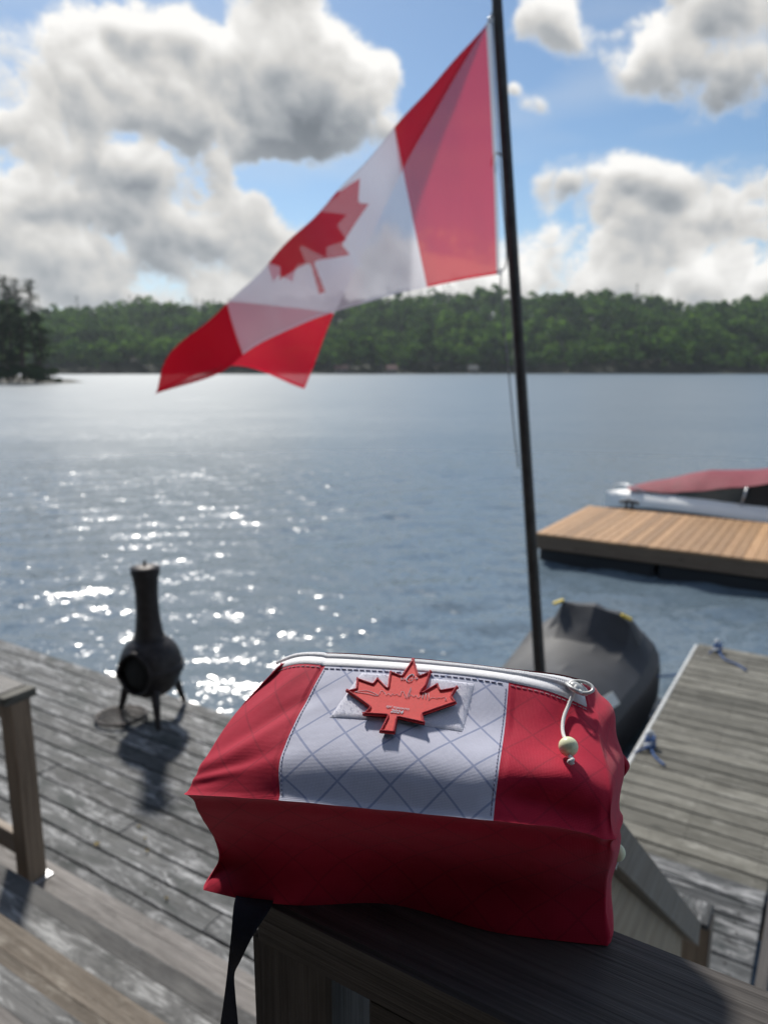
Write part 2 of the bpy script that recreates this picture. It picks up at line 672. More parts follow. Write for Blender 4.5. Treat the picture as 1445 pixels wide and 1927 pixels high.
M_fascia = wood_mat('fascia_wood', (0.10, 0.065, 0.042), (0.20, 0.14, 0.095), (0.25, 0.18, 0.13), rough=0.6, bleach_amt=0.1)
M_post = wood_mat('post_wood', (0.17, 0.115, 0.075), (0.33, 0.25, 0.175), (0.38, 0.31, 0.24), rough=0.6, bleach_amt=0.15)
M_rail = wood_mat('rail_wood', (0.05, 0.042, 0.037), (0.13, 0.116, 0.105), (0.20, 0.185, 0.17), rough=0.5, bleach_amt=0.3, grain=2.2)
M_ply = wood_mat('plywood', (0.30, 0.21, 0.13), (0.46, 0.36, 0.25), (0.5, 0.42, 0.32), rough=0.6, bleach_amt=0.2, grain=0.5)
M_hand = wood_mat('handrail_wood', (0.21, 0.165, 0.125), (0.39, 0.315, 0.245), (0.43, 0.36, 0.29), rough=0.6, bleach_amt=0.25, grain=1.6)
M_cap = wood_mat('dark_cap_wood', (0.042, 0.038, 0.035), (0.125, 0.115, 0.108), (0.20, 0.19, 0.18), rough=0.6, bleach_amt=0.25, grain=1.5, spec=0.22)
M_iron = simple_mat('cast_iron', (0.035, 0.030, 0.030), 0.5, 0.55, 0.35, 18, 0.3, 120)
M_soot = simple_mat('soot', (0.006, 0.006, 0.006), 0.9)
M_pole = simple_mat('pole_steel', (0.045, 0.038, 0.034), 0.45, 0.3, 0.4, 14, 0.2, 60)
M_black = simple_mat('black_plastic', (0.012, 0.012, 0.013), 0.5)
M_float = simple_mat('dock_float', (0.010, 0.012, 0.016), 0.6)
M_galv = simple_mat('galvanised_steel', (0.55, 0.56, 0.58), 0.4, 0.8)
M_white = simple_mat('white_gelcoat', (0.86, 0.86, 0.85), 0.55, 0, 0.04, 3)
M_cream = simple_mat('lower_hull_paint', (0.52, 0.51, 0.49), 0.5, 0, 0.06, 3)
M_maroon = simple_mat('maroon_canvas', (0.22, 0.020, 0.040), 0.75, 0, 0.2, 12)
M_maroonp = simple_mat('maroon_paint', (0.14, 0.012, 0.03), 0.3)
M_cover = simple_mat('charcoal_cover', (0.040, 0.042, 0.048), 0.62, 0, 0.18, 6, 0.25, 40)
M_yellow = simple_mat('yellow_tab', (0.62, 0.46, 0.03), 0.6)
M_label = simple_mat('white_label', (0.68, 0.68, 0.64), 0.5, 0, 0.06, 20)
M_rope = simple_mat('white_rope', (0.62, 0.64, 0.66), 0.8, 0, 0.2, 90)
M_rope_b = simple_mat('blue_rope', (0.04, 0.10, 0.26), 0.8, 0, 0.3, 90)
M_bump = simple_mat('white_bumper', (0.62, 0.63, 0.62), 0.5, 0, 0.12, 10)
M_glass = simple_mat('smoked_glass', (0.02, 0.024, 0.028), 0.08)
M_halyard = simple_mat('halyard_cord', (0.22, 0.22, 0.22), 0.8)
M_leafy = simple_mat('fallen_leaf_yellow', (0.40, 0.31, 0.10), 0.6, 0, 0.3, 60)
M_bark = simple_mat('bark', (0.06, 0.045, 0.035), 0.9, 0, 0.35, 2)
M_strap = simple_mat('navy_webbing', (0.006, 0.008, 0.018), 0.8, 0, 0.2, 300, 0.4, 900)


def foliage_mat(name, c, var=0.35, trans=0.35):
    m = bpy.data.materials.new(name)
    m.use_nodes = True
    nt = NT(m.node_tree)
    nt.n.clear()
    oi = nt.node('ShaderNodeObjectInfo')
    gp = nt.node('ShaderNodeNewGeometry').outputs['Position']
    n = nt.noise(nt.mapping(gp, scale=(1, 1, 0.8)), 0.10, 2, 0.6)
    n2 = nt.noise(gp, 0.5, 2, 0.6)
    lo = tuple(x * (1 - var) for x in c)
    hi = (min(1, c[0] * (1 + var * 1.9)), min(1, c[1] * (1 + var * 1.4)), c[2] * (1 + var * 0.4))
    col = nt.ramp(nt.math('ADD', nt.math('MULTIPLY', n, 0.65), nt.math('MULTIPLY', n2, 0.35)), [(0.36, lo), (0.50, c), (0.66, hi)])
    d = nt.node('ShaderNodeBsdfDiffuse')
    t = nt.node('ShaderNodeBsdfTranslucent')
    nt.put(d.inputs[0], col)
    nt.put(t.inputs[0], nt.mix(1.0, col, (1.25, 1.3, 0.7), 'MULTIPLY'))
    mx = nt.node('ShaderNodeMixShader')
    mx.inputs[0].default_value = trans
    nt.l.new(d.outputs[0], mx.inputs[1])
    nt.l.new(t.outputs[0], mx.inputs[2])
    o = nt.node('ShaderNodeOutputMaterial')
    nt.l.new(mx.outputs[0], o.inputs[0])
    return m


M_decid = foliage_mat('broadleaf_foliage', (0.074, 0.146, 0.046), 0.72, 0.42)
M_conif = foliage_mat('conifer_foliage', (0.030, 0.056, 0.030), 0.3, 0.2)
M_pine = foliage_mat('pine_needles', (0.030, 0.048, 0.030), 0.3, 0.2)
M_ground = simple_mat('forest_floor', (0.018, 0.024, 0.012), 0.95, 0, 0.4, 0.05)
M_rock = simple_mat('shore_rock', (0.10, 0.10, 0.085), 0.9, 0, 0.4, 0.5)

# ------------------------------------------------------------------ lake
WATER_Z = -0.5


def water_material():
    m, nt, b = new_mat('lake_water')
    gp = nt.node('ShaderNodeNewGeometry').outputs['Position']
    b.inputs['Base Color'].default_value = (0.120, 0.165, 0.205, 1)
    b.inputs['Roughness'].default_value = 0.10
    b.inputs['IOR'].default_value = 1.42
    b.inputs['Specular IOR Level'].default_value = 0.5
    # waves too small to tell apart far out become surface roughness there
    rad = nt.vmath('LENGTH', gp)
    nt.put(b.inputs['Roughness'], nt.math('ADD', nt.maprange(rad, 5, 40, 0.16, 0.34), nt.maprange(rad, 40, 300, 0.0, 0.06)))
    lod = nt.maprange(rad, 8, 110, 1.0, 0.50)
    acc = None
    for sc, amp, ax, det in ((1.1, 0.13, (0.75, 1.25, 1), 2), (4.2, 0.20, (0.6, 1.4, 1), 2), (11.0, 0.42, (0.75, 1.25, 1), 2), (30.0, 0.24, (1, 1, 1), 1), (0.16, 0.14, (0.6, 1.4, 1), 3)):
        c = nt.noise(nt.mapping(gp, rot=(0, 0, R(22)), scale=ax), sc, det, 0.55, 0.4, 'Color')
        c = nt.vmath('SCALE', nt.vmath('SUBTRACT', c, (0.5, 0.5, 0.5)), scale=amp * 2)
        acc = c if acc is None else nt.vmath('ADD', acc, c)
    acc = nt.vmath('SCALE', acc, scale=lod)
    # gust patches: calmer and rougher streaks
    gust = nt.noise(nt.mapping(gp, rot=(0, 0, R(15)), scale=(0.35, 1.0, 1)), 0.035, 4, 0.6)
    k = nt.maprange(gust, 0.35, 0.65, 0.65, 1.15)
    acc = nt.vmath('SCALE', acc, scale=k)
    nrm = nt.node('ShaderNodeNewGeometry').outputs['Normal']
    acc = nt.vmath('MULTIPLY', acc, (1, 1, 0))
    nrm = nt.vmath('NORMALIZE', nt.vmath('ADD', nrm, acc))
    nt.put(b.inputs['Normal'], nrm)
    return m


def axis(lo, hi, fine0, fine1, step, grow=1.12):
    a = list(np.arange(fine0, fine1 + 1e-6, step))
    s = step
    x = a[-1]
    while x < hi:
        s *= grow
        x = min(hi, x + s)
        a.append(x)
    s = step
    x = a[0]
    pre = []
    while x > lo:
        s *= grow
        x = max(lo, x - s)
        pre.append(x)
    return np.array(pre[::-1] + a)


xs = axis(-2500, 2500, -9, 9, 0.075, 1.06)
ys = axis(-2500, 2500, 3.5, 22, 0.075, 1.05)
XX, YY = np.meshgrid(xs, ys)
ZZ = np.zeros_like(XX)
g = np.random.default_rng(3)
for i in range(26):
    lam = g.uniform(0.30, 1.05)
    th = R(-75) + g.normal() * 0.55
    A = 0.0034 * lam ** 0.9
    ZZ += A * np.sin(2 * math.pi / lam * (XX * math.cos(th) + YY * math.sin(th)) + g.uniform(0, 6.28) + 0.7 * np.sin(0.9 * XX + 0.6 * YY + i))
fade = np.clip((32 - np.hypot(XX * 0.9, YY)) / 14, 0, 1)
ZZ *= fade
lake = link('lake', grid_mesh('lake', np.stack([XX, YY, ZZ + WATER_Z], -1)), water_material())
tag(lake, 'wind rippled blue grey lake water glittering in the sun', kind='structure')

# ------------------------------------------------------------------ far hillside and forest
def hill_h(x, y):
    """terrain height above the water"""
    shore = 405 + 10 * np.sin(x * 0.013 + 1.0) + 6 * np.sin(x * 0.031)
    d = np.clip((y - shore) / 210.0, 0, 1)
    ridge = 42 + 1.6 * np.sin(x * 0.019 + 0.3) + 1.2 * np.sin(x * 0.043 + 2) - 13 * np.clip((60 - x) / 340, 0, 1) ** 1.2 - 6 * np.clip((x - 110) / 200, 0, 1)
    h = ridge * (d * d * (3 - 2 * d)) ** 0.85 + 0.6 * np.clip((y - shore) / 3, -3, 1)
    return h


hx = np.arange(-900, 901, 20.0)
hy = np.concatenate([np.arange(380, 640, 8.0), np.arange(640, 1500, 80)])
HX, HY = np.meshgrid(hx, hy)
hill = link('hillside', grid_mesh('hillside', np.stack([HX, HY, hill_h(HX, HY) + WATER_Z - 0.3], -1)), M_ground)
tag(hill, 'long wooded hill across the lake', kind='structure')


def leaf_cloud(n, centers, radii, size, g, up=0.3, squash=0.85):
    """random leaf quads on lumpy clumps -> verts (n*4,3), faces"""
    ci = g.integers(0, len(centers), n)
    dirs = g.normal(size=(n, 3))
    dirs /= np.linalg.norm(dirs, axis=1)[:, None]
    dirs[:, 2] = np.abs(dirs[:, 2]) * 0.75 + dirs[:, 2] * 0.25
    rad = radii[ci] * g.uniform(0.72, 1.06, n)
    p = centers[ci] + dirs * rad[:, None] * np.array([1, 1, squash])
    nrm = dirs + g.normal(size=(n, 3)) * 0.36 + np.array([0, 0, up])
    nrm /= np.linalg.norm(nrm, axis=1)[:, None]
    a = np.cross(nrm, g.normal(size=(n, 3)))
    a /= np.linalg.norm(a, axis=1)[:, None]
    b = np.cross(nrm, a)
    s = (size * g.uniform(0.6, 1.35, n))[:, None]
    v = np.stack([p - a * s - b * s * 0.6, p + a * s - b * s * 0.8, p + a * s * 0.8 + b * s * 0.7, p - a * s * 0.9 + b * s * 0.6], 1)
    return v.reshape(-1, 3), np.arange(n * 4).reshape(n, 4)


def broadleaf(seed, h=15.0, rad=5.4, n=330, size=0.72):
    g = np.random.default_rng(seed)
    k = 11
    cz = g.uniform(0.32, 0.86, k) * h
    wid = rad * np.sqrt(np.clip(1 - ((cz / h - 0.52) / 0.5) ** 2, 0.08, 1))
    th = g.uniform(0, 6.28, k)
    rr = wid * np.sqrt(g.uniform(0.05, 0.75, k))
    cen = np.stack([rr * np.cos(th), rr * np.sin(th), cz], 1)
    radii = g.uniform(0.34, 0.52, k) * rad
    return leaf_cloud(n, cen, radii, size, g)


def conifer(seed, h=17.0, rad=2.6, n=240, ragged=0.25):
    g = np.random.default_rng(seed)
    z = h * (1 - g.uniform(0.03, 0.93, n) ** 0.7)
    z = np.sort(z)
    layer = np.floor(z / (h / 13)) * (h / 13)
    th = g.uniform(0, 6.28, n)
    R0 = rad * (1 - z / h) ** 0.85 * (1 + ragged * np.sin(th * 2.3 + layer * 5)) * g.uniform(0.35, 1.0, n)
    p = np.stack([R0 * np.cos(th), R0 * np.sin(th), layer * 0.6 + z * 0.4 + 0.6 - 0.22 * R0], 1)
    outd = np.stack([np.cos(th), np.sin(th), -0.35 + 0 * th], 1)
    tan = np.stack([-np.sin(th), np.cos(th), 0 * th], 1)
    s = (0.85 * g.uniform(0.5, 1.2, n) * (0.45 + 0.75 * (1 - z / h)))[:, None]
    v = np.stack([p - tan * s * 0.7 - outd * s, p + tan * s * 0.7 - outd * s * 0.6, p + outd * s + tan * s * 0.15, p + outd * s * 0.8 - tan * s * 0.3], 1)
    v = v.reshape(-1, 3)
    tip = np.array([[0.0, 0, h * 0.95], [0.5, 0, h * 0.86], [-0.3, 0.4, h * 0.86], [-0.3, -0.4, h * 0.86]])
    f = np.arange(n * 4).reshape(n, 4)
    v = np.concatenate([v, tip])
    f = np.concatenate([f, [[n * 4, n * 4 + 1, n * 4 + 2, n * 4 + 3]]])
    return v, f


protos = [broadleaf(100 + i, 14 + 1.2 * (i % 4), 5.0 + 0.6 * (i % 3)) for i in range(8)]
cprotos = [conifer(200 + i, 16 + 1.5 * i, 2.4 + 0.25 * i) for i in range(4)]
pmesh = []
for i, (v, f) in enumerate(protos):
    me = bpy.data.meshes.new('broadleaf_crown')
    np_mesh(me, v, f)
    me.materials.append(M_decid)
    pmesh.append(me)
cmesh = []
for i, (v, f) in enumerate(cprotos):
    me = bpy.data.meshes.new('conifer_crown')
    np_mesh(me, v, f)
    me.materials.append(M_conif)
    cmesh.append(me)

# scatter positions
pos = []
g = np.random.default_rng(11)
for yy in np.arange(398, 640, 7.4):
    half = 0.80 * yy + 60
    for xx in np.arange(-half, half, 7.8):
        x = xx + g.uniform(-3, 3)
        y = yy + g.uniform(-3, 3)
        hh = float(hill_h(x, y))
        if hh > 0.35:
            pos.append((x, y, hh))
pos = np.array(pos)
order = np.argsort(pos[:, 1])
pos = pos[order]
nearest = []
front_by_bin = {}
for i, (x, y, hh) in enumerate(pos):
    b = int(math.floor(x / y * 230))
    front_by_bin.setdefault(b, 0)
    if front_by_bin[b] < 1 and abs(x / y) < 0.60 and len(nearest) < 290:
        front_by_bin[b] += 1
        nearest.append(i)
nearest_set = set(nearest)
grp = {0: 'broadleaf trees along the far shore', 1: 'conifers along the far shore'}
allv, allf, allm = [], [], []
base = 0
for i, (x, y, hh) in enumerate(pos):
    cl = 0.5 + 0.5 * math.sin(x * 0.021 + 0.8) * math.cos(y * 0.03 + x * 0.012)
    con = g.random() < 0.10 + 0.30 * (cl > 0.75)
    s = g.uniform(0.66, 1.22) * (1.0 + 0.22 * math.sin(x * 0.047 + 2.0 * math.sin(y * 0.05)) + 0.12 * math.sin(x * 0.11 + y * 0.07)) * (1.06 if con else 1.0)
    rz = g.uniform(0, 6.28)
    if i in nearest_set:
        me = cmesh[g.integers(0, 4)] if con else pmesh[g.integers(0, 8)]
        o = link('conifer_tree' if con else 'broadleaf_tree', me, None, None, Matrix.Translation((x, y, hh + WATER_Z - 0.6)) @ Matrix.Rotation(rz, 4, 'Z') @ Matrix.Scale(s, 4))
        tag(o, 'dark pointed conifer at the foot of the far wooded hill' if con else 'rounded green broadleaf tree at the foot of the far wooded hill', 'tree', grp[int(con)])
        continue
    v, f = cprotos[g.integers(0, 4)] if con else protos[g.integers(0, 8)]
    c_, s_ = math.cos(rz) * s, math.sin(rz) * s
    vv = np.empty_like(v)
    vv[:, 0] = v[:, 0] * c_ - v[:, 1] * s_ + x
    vv[:, 1] = v[:, 0] * s_ + v[:, 1] * c_ + y
    vv[:, 2] = v[:, 2] * s * g.uniform(0.9, 1.1) + hh + WATER_Z
    allv.append(vv)
    allf.append(f + base)
    allm.append(np.full(len(f), int(con), np.int32))
    base += len(v)
me = bpy.data.meshes.new('forest')
np_mesh(me, np.concatenate(allv), np.concatenate(allf))
me.materials.append(M_decid)
me.materials.append(M_conif)
me.polygons.foreach_set('material_index', np.concatenate(allm))
forest = link('hillside_forest', me)
tag(forest, 'dense mixed green forest covering the far hill', kind='stuff')

# tall trees standing above the skyline
for (px, py, Y, lab, con) in ((1160, 546, 600, 'tall ragged pine poking highest above the right part of the ridge', True),
                              (1265, 556, 590, 'pointed spruce standing above the ridge near the right edge', True),
                              (1425, 560, 560, 'big rounded tree on the skyline at the right edge', False),
                              (905, 553, 610, 'small pointed tree on the skyline just left of the pole', True)):
    top = at_y(px, py, Y)
    gh = float(hill_h(top.x, Y)) + WATER_Z
    H = top.z - gh
    v, f = conifer(300 + int(px), 18, 3.6, 330, 0.5) if con else broadleaf(300, 18, 6.5, 420)
    t = thing('conifer_tree' if con else 'broadleaf_tree', lab, 'tree', (top.x, Y, gh))
    me = bpy.data.meshes.new('crown')
    np_mesh(me, v * (H / 18.0), f)
    link('crown', me, M_conif if con else M_decid, t, Matrix.Translation((top.x, Y, gh)))
    tube_obj('trunk', [(top.x, Y, gh - 1), (top.x, Y, gh + H * 0.8)], [0.35, 0.1], M_bark, t, 6)

# little cottages on the far shore
M_roofred = simple_mat('red_roof', (0.16, 0.075, 0.065), 0.8, 0, 0.2, 1)
M_roofgrey = simple_mat('grey_roof', (0.14, 0.14, 0.13), 0.8, 0, 0.2, 1)
M_wall = simple_mat('cottage_wall', (0.15, 0.125, 0.105), 0.8, 0, 0.1, 1)
for (px, py, w_, lab, rm) in ((643, 683, 9, 'small cottage with pinkish red roof among far shore trees', M_roofred),
                              (737, 687, 7, 'tiny reddish cabin half hidden right of the pink roofed cottage', M_roofred),
                              (890, 690, 6, 'pale little boathouse on the far shore left of the pole', M_roofgrey)):
    p = at_y(px, py + 4, 404)
    w_ *= 0.75
    zb = WATER_Z + 0.25
    t = thing('cottage', lab, 'cottage', (p.x, p.y, zb))
    box('wall', M_wall, (w_, 5, 2.2), frameM((p.x, p.y, zb + 1.1)), t, 0.02)
    bm = bmesh.new()
    vs = [bm.verts.new(q) for q in ((-w_ / 2 - .4, -3, 0), (w_ / 2 + .4, -3, 0), (w_ / 2 + .4, 3, 0), (-w_ / 2 - .4, 3, 0), (-w_ / 2 - .4, 0, 2.2), (w_ / 2 + .4, 0, 2.2))]
    for q in ((0, 1, 5, 4), (2, 3, 4, 5), (0, 4, 3), (1, 2, 5), (0, 3, 2, 1)):
        bm.faces.new([vs[k] for k in q])
    link('roof', bm_mesh('roof', bm), rm, t, Matrix.Translation((p.x, p.y, zb + 2.2)))
    for k in (-1, 1):
        box('window', M_glass, (1.4, 0.12, 1.1), frameM((p.x + k * w_ * 0.25, p.y - 2.52, zb + 1.4)), t, 0.01)

# ------------------------------------------------------------------ left point with pines
YP = 150.0
cpt = at_y(-70, 715, YP)
gx = np.linspace(-1, 1, 50)
gy = np.linspace(-1, 1, 30)
GX, GY = np.meshgrid(gx, gy)
PX = cpt.x + GX * 24
PY = YP + 6 + GY * 14
rr = np.hypot(GX, GY) + 0.10 * np.sin(5 * np.arctan2(GY, GX) + 1)
PZ = WATER_Z - 1.0 + 3.0 * np.clip(1.05 - rr, 0, 1) ** 0.6 + 0.15 * vnoise(np.stack([PX, PY, 0 * PX], -1), 0.8, 4)
point = link('shore_point', grid_mesh('shore_point', np.stack([PX, PY, PZ], -1)), M_rock)
tag(point, 'low rocky wooded point at the left', kind='structure')


def pine(px, top_py, Y, width, seed, lab, bare=0.3, name='pine_tree', base_z=WATER_Z + 0.9):
    top = at_y(px, top_py, Y)
    H = top.z - base_z
    g = np.random.default_rng(seed)
    t = thing(name, lab, 'tree', (top.x, Y, base_z))
    lean = g.uniform(-0.3, 0.3)
    pts = [(top.x + lean * math.sin(k), Y, base_z - 0.5 + (H + 0.2) * k / 8) for k in range(9)]
    tube_obj('trunk', pts, [0.30 * (1 - k / 8.6) + 0.03 for k in range(9)], M_bark, t, 7)
    bm = bmesh.new()
    vs, fs = [], []
    nb = 44
    b0 = 0
    for k in range(nb):
        fr = bare + (1 - bare) * (k + g.uniform(0, 1)) / nb
        z = fr * H
        prof = (1 - ((fr - bare) / (1 - bare)) ** 1.6) * 0.85 + 0.14
        L = width * prof * g.uniform(0.45, 1.1)
        th = g.uniform(0, 6.28)
        rise = g.uniform(-0.05, 0.30)
        ox = top.x + lean * math.sin(fr * 8) - top.x
        tip = Vector((ox + L * math.cos(th), L * math.sin(th), z + L * rise))
        tube(bm, [Vector((ox, 0, z)), Vector((ox, 0, z)).lerp(tip, 0.6) - Vector((0, 0, 0.1)), tip], [0.07, 0.045, 0.015], 4)
        nq = int(26 + 14 * L)
        s_ = np.sqrt(g.uniform(0.10, 1.0, nq))[:, None]
        c = np.array([ox, 0, z]) * (1 - s_) + np.array(tip) * s_ + g.normal(size=(nq, 3)) * np.array([0.42, 0.42, 0.16]) * (0.4 + s_)
        a = g.normal(size=(nq, 3)) * np.array([1, 1, 0.35])
        a /= np.linalg.norm(a, axis=1)[:, None]
        bb = np.cross(a, g.normal(size=(nq, 3)) * 0.5 + np.array([0, 0, 1.0]))
        bb /= np.linalg.norm(bb, axis=1)[:, None]
        sz = g.uniform(0.14, 0.34, nq)[:, None]
        q = np.stack([c - a * sz, c + bb * sz * 0.45, c + a * sz, c - bb * sz * 0.45], 1).reshape(-1, 3)
        vs.append(q)
        fs.append(np.arange(nq * 4).reshape(nq, 4) + b0)
        b0 += nq * 4
    link('limbs', bm_mesh('limbs', bm), M_bark, t, Matrix.Translation((top.x, Y, base_z)))
    me = bpy.data.meshes.new('crown')
    np_mesh(me, np.concatenate(vs), np.concatenate(fs))
    link('crown', me, M_pine, t, Matrix.Translation((top.x, Y, base_z)))


pine(-12, 512, 152, 3.6, 1, 'tall thin pine cut by the left edge of the picture', 0.35)
pine(9, 521, 150, 3.0, 2, 'slender pine with bare lower trunk on the left point', 0.40)
pine(29, 526, 153, 2.7, 3, 'pine in the middle of the clump on the left point', 0.34)
pine(53, 527, 149, 3.3, 4, 'rightmost tall pine of the clump on the left point', 0.28)
for (px, py, Y, wd, sd, lab) in ((70, 588, 147, 2.8, 11, 'shorter bushy evergreen at the right side of the pine clump'),
                                 (38, 600, 145, 3.4, 12, 'dark bushy evergreen in front of the tall pines'),
                                 (5, 605, 144, 3.4, 13, 'dark bushy evergreen at the left edge below the pines'),
                                 (-30, 590, 146, 3.5, 14, 'bushy evergreen beyond the left edge of the point')):
    pine(px, py, Y, wd, sd, lab, 0.04, 'bushy_evergreen')
for k, (px, py, lab, wd, ht) in enumerate(((95, 706, 'low shrub at the tip of the left point', 1.7, 1.1), (76, 690, 'rounded shrub behind the tip of the left point', 2.4, 2.6),
                                           (50, 690, 'broad dark shrub under the rightmost tall pine', 3.0, 3.2), (20, 692, 'broad dark shrub under the slender pine', 3.0, 3.0))):
    p = at_y(px, 712, 143 - k * 0.3)
    g = np.random.default_rng(60 + k)
    kk = 8
    cen = np.stack([g.uniform(-wd, wd, kk), g.uniform(-1, 1, kk), g.uniform(0.25, 0.8, kk) * ht], 1)
    v, f = leaf_cloud(700, cen, np.full(kk, ht * 0.42), 0.2, g)
    me = bpy.data.meshes.new('shrub')
    np_mesh(me, v, f)
    o = link('shrub', me, M_conif, None, Matrix.Translation((p.x, p.y, WATER_Z + 0.15)))
    tag(o, lab, 'shrub')

# ------------------------------------------------------------------ lower deck
deck = thing('lower_deck', 'weathered grey board deck by the water with the chiminea on it', 'deck', F(-3.0, 2.6, 0), ANG)
PITCHB = 0.1345
v0 = 1.997 - 9 * PITCHB
V_EDGE = 3.61
row = 0
v = v0
while v + PITCHB <= V_EDGE + 0.03:
    wdt = PITCHB - random.uniform(0.006, 0.014)
    cut = random.choice([-2.2, -3.1, -1.4, -4.0, -2.7])
    for (a, b) in ((-8.2, cut), (cut, -0.105)):
        L = b - a - 0.004
        M = frameM(F((a + b) / 2, v + PITCHB / 2, -0.019 + random.uniform(-0.0025, 0.0025)), ANG + random.uniform(-0.0006, 0.0006), 0, random.uniform(-0.008, 0.008))
        box('plank', M_deck, (L, wdt, 0.038), M, deck, 0.004)
    v += PITCHB
    row += 1
# joists, rim boards and legs under the deck
box('rim_board', M_fascia, (8.1, 0.04, 0.19), frameM(F(-4.15, V_EDGE - 0.03, -0.14), ANG), deck)
box('rim_board', M_rail, (2.9, 0.045, 0.15), frameM(F(-0.07, 2.2, -0.085), ANG + R(90)), deck)
for u in np.arange(-8.0, -0.2, 0.6):
    box('joist', M_fascia, (2.6, 0.04, 0.14), frameM(F(u, 2.2, -0.112), ANG + R(90)), deck)
for u in (-7.5, -5.5, -3.2, -1.3, -0.25):
    for vv in (1.0, 3.45):
        box('deck_leg', M_fascia, (0.09, 0.09, 1.0), frameM(F(u, vv, -0.72), ANG), deck)

M_nail = simple_mat('rusty_nail', (0.03, 0.024, 0.02), 0.7, 0.4)


def nails(name, pts, parent, rad=0.0042):
    bm = bmesh.new()
    o0 = pts[0]
    for p in pts:
        c = p - o0
        vs = [bm.verts.new(c + Vector((rad * math.cos(k * 1.047), rad * math.sin(k * 1.047), 0.0))) for k in range(6)]
        vb = [bm.verts.new(v_.co - Vector((0, 0, 0.004))) for v_ in vs]
        bm.faces.new(vs)
        for k in range(6):
            bm.faces.new((vs[k], vb[k], vb[(k + 1) % 6], vs[(k + 1) % 6]))
    ob = link(name, bm_mesh(name, bm), M_nail, parent, Matrix.Translation(o0))
    ob['kind'] = 'stuff'
    return ob


nails('nail_heads', [F(u + random.uniform(-.012, .012), v0 + k * PITCHB + o_ + random.uniform(-.006, .006), 0.0032) for u in np.arange(-7.4, -0.15, 0.6) for k in range(20) if v0 + k * PITCHB < V_EDGE - 0.1 for o_ in (0.033, 0.098)], deck)

# ------------------------------------------------------------------ stairs
stairs = thing('staircase', 'wide wooden stairs stepping down from upper deck to lower deck', 'stairs', F(-2.0, 1.4, 0), ANG)
NOSE = [1.80, 1.537, 1.247, 1.011, 0.75]
for k, nv in enumerate(NOSE):
    z = 0.18 * (k + 1)
    w1 = (0.058, 0.083, 0.098, 0.09, 0.09)[k]
    w2 = 0.165
    mt = (M_step, M_stepd, M_stepb, M_deckw, M_step)[k]
    mt2 = (M_step, M_deckw, M_stepb, M_step, M_step)[k]
    L = 3.9
    uc = -0.42 - L / 2
    bm = bmesh.new()
    bmesh.ops.create_cube(bm, size=1.0)
    bmesh.ops.scale(bm, vec=(L, w1, 0.038), verts=bm.verts)
    ed = [e for e in bm.edges if all(v.co.y > 0 and v.co.z > 0 for v in e.verts)]
    bmesh.ops.bevel(bm, geom=ed, offset=0.017, segments=6, affect='EDGES', profile=0.5)
    link('tread_board', bm_mesh('tread_board', bm), mt, stairs, frameM(F(uc, nv - w1 / 2, z - 0.019), ANG))
    box('tread_board', mt2, (L, w2, 0.038), frameM(F(uc, nv - w1 - 0.0004 - w2 / 2, z - 0.0192), ANG), stairs, 0.0016)
    box('riser', M_step, (L - 0.02, 0.02, 0.14), frameM(F(uc, nv - 0.04, z - 0.110), ANG), stairs)
for u in (-4.30, -2.3, -0.44):
    for k, nv in enumerate(NOSE):
        box('stringer', M_fascia, (0.04, 0.18, 0.18 * (k + 1) - 0.045), frameM(F(u, nv - 0.15, (0.18 * (k + 1) - 0.045) / 2 + 0.002), ANG), stairs)

# ------------------------------------------------------------------ railing at the left
rb = at_z(62, 1650, 0.18)
ru, rv = to_uv(rb)
lr = thing('stair_railing', 'short wooden railing with capped square post at the left edge', 'railing', F(ru, rv, 0.18), ANG)
PH = 0.86
box('post', M_post, (PH, 0.09, 0.09), frameM(F(ru, rv, 0.187 + PH / 2), ANG, R(-90)), lr, 0.004)
cz = 0.187 + PH + 0.019
box('end_cap', M_dock, (0.15, 0.062, 0.038), frameM(F(ru + 0.018, rv + 0.0, cz), ANG + R(90)), lr, 0.004)
box('cap_board', M_rail, (2.2, 0.14, 0.038), frameM(F(ru - 0.018 - 1.1, rv, cz), ANG), lr, 0.004)
box('top_rail', M_hand, (2.2, 0.038, 0.09), frameM(F(ru - 0.05 - 1.1, rv - 0.005, cz - 0.075), ANG), lr)
box('bottom_rail', M_hand, (2.2, 0.038, 0.10), frameM(F(ru - 0.048 - 1.1, rv - 0.012, 0.34), ANG), lr)
box('post_bracket', M_galv, (0.112, 0.10, 0.006), frameM(F(ru + 0.010, rv + 0.012, 0.184), ANG), lr, 0.001)

# ------------------------------------------------------------------ grey dock
DZ = -0.05
dock = thing('grey_dock', 'narrow weathered grey dock running from the deck out into the lake', 'dock', F(-0.55, 5.3, DZ), ANG)
v = 3.64
while v < 7.0:
    L = 0.86 + random.uniform(-0.008, 0.008)
    M = frameM(F(-0.535 + random.uniform(-.004, .004), v + 0.0675, DZ - 0.016 + random.uniform(-.002, .002)), ANG + random.uniform(-.004, .004), 0, random.uniform(-.012, .012))
    box('plank', M_dock, (0.865, 0.126, 0.032), M, dock, 0.004)
    v += 0.1365
V_END = v
box('edge_bumper', M_bump, (V_END - 3.66, 0.03, 0.10), frameM(F(-0.985, (V_END + 3.64) / 2, DZ - 0.060), ANG + R(90)), dock, 0.008)
box('edge_bumper', M_rail, (V_END - 3.66, 0.045, 0.14), frameM(F(-0.073, (V_END + 3.64) / 2, DZ - 0.078), ANG + R(90)), dock, 0.004)
box('end_board', M_rail, (0.9, 0.035, 0.14), frameM(F(-0.53, V_END + 0.02, DZ - 0.10), ANG), dock, 0.004)
for vv in (4.0, 5.3, 6.6):
    box('float', M_float, (0.8, 0.7, 0.42), frameM(F(-0.535, vv, DZ - 0.36), ANG), dock, 0.05)


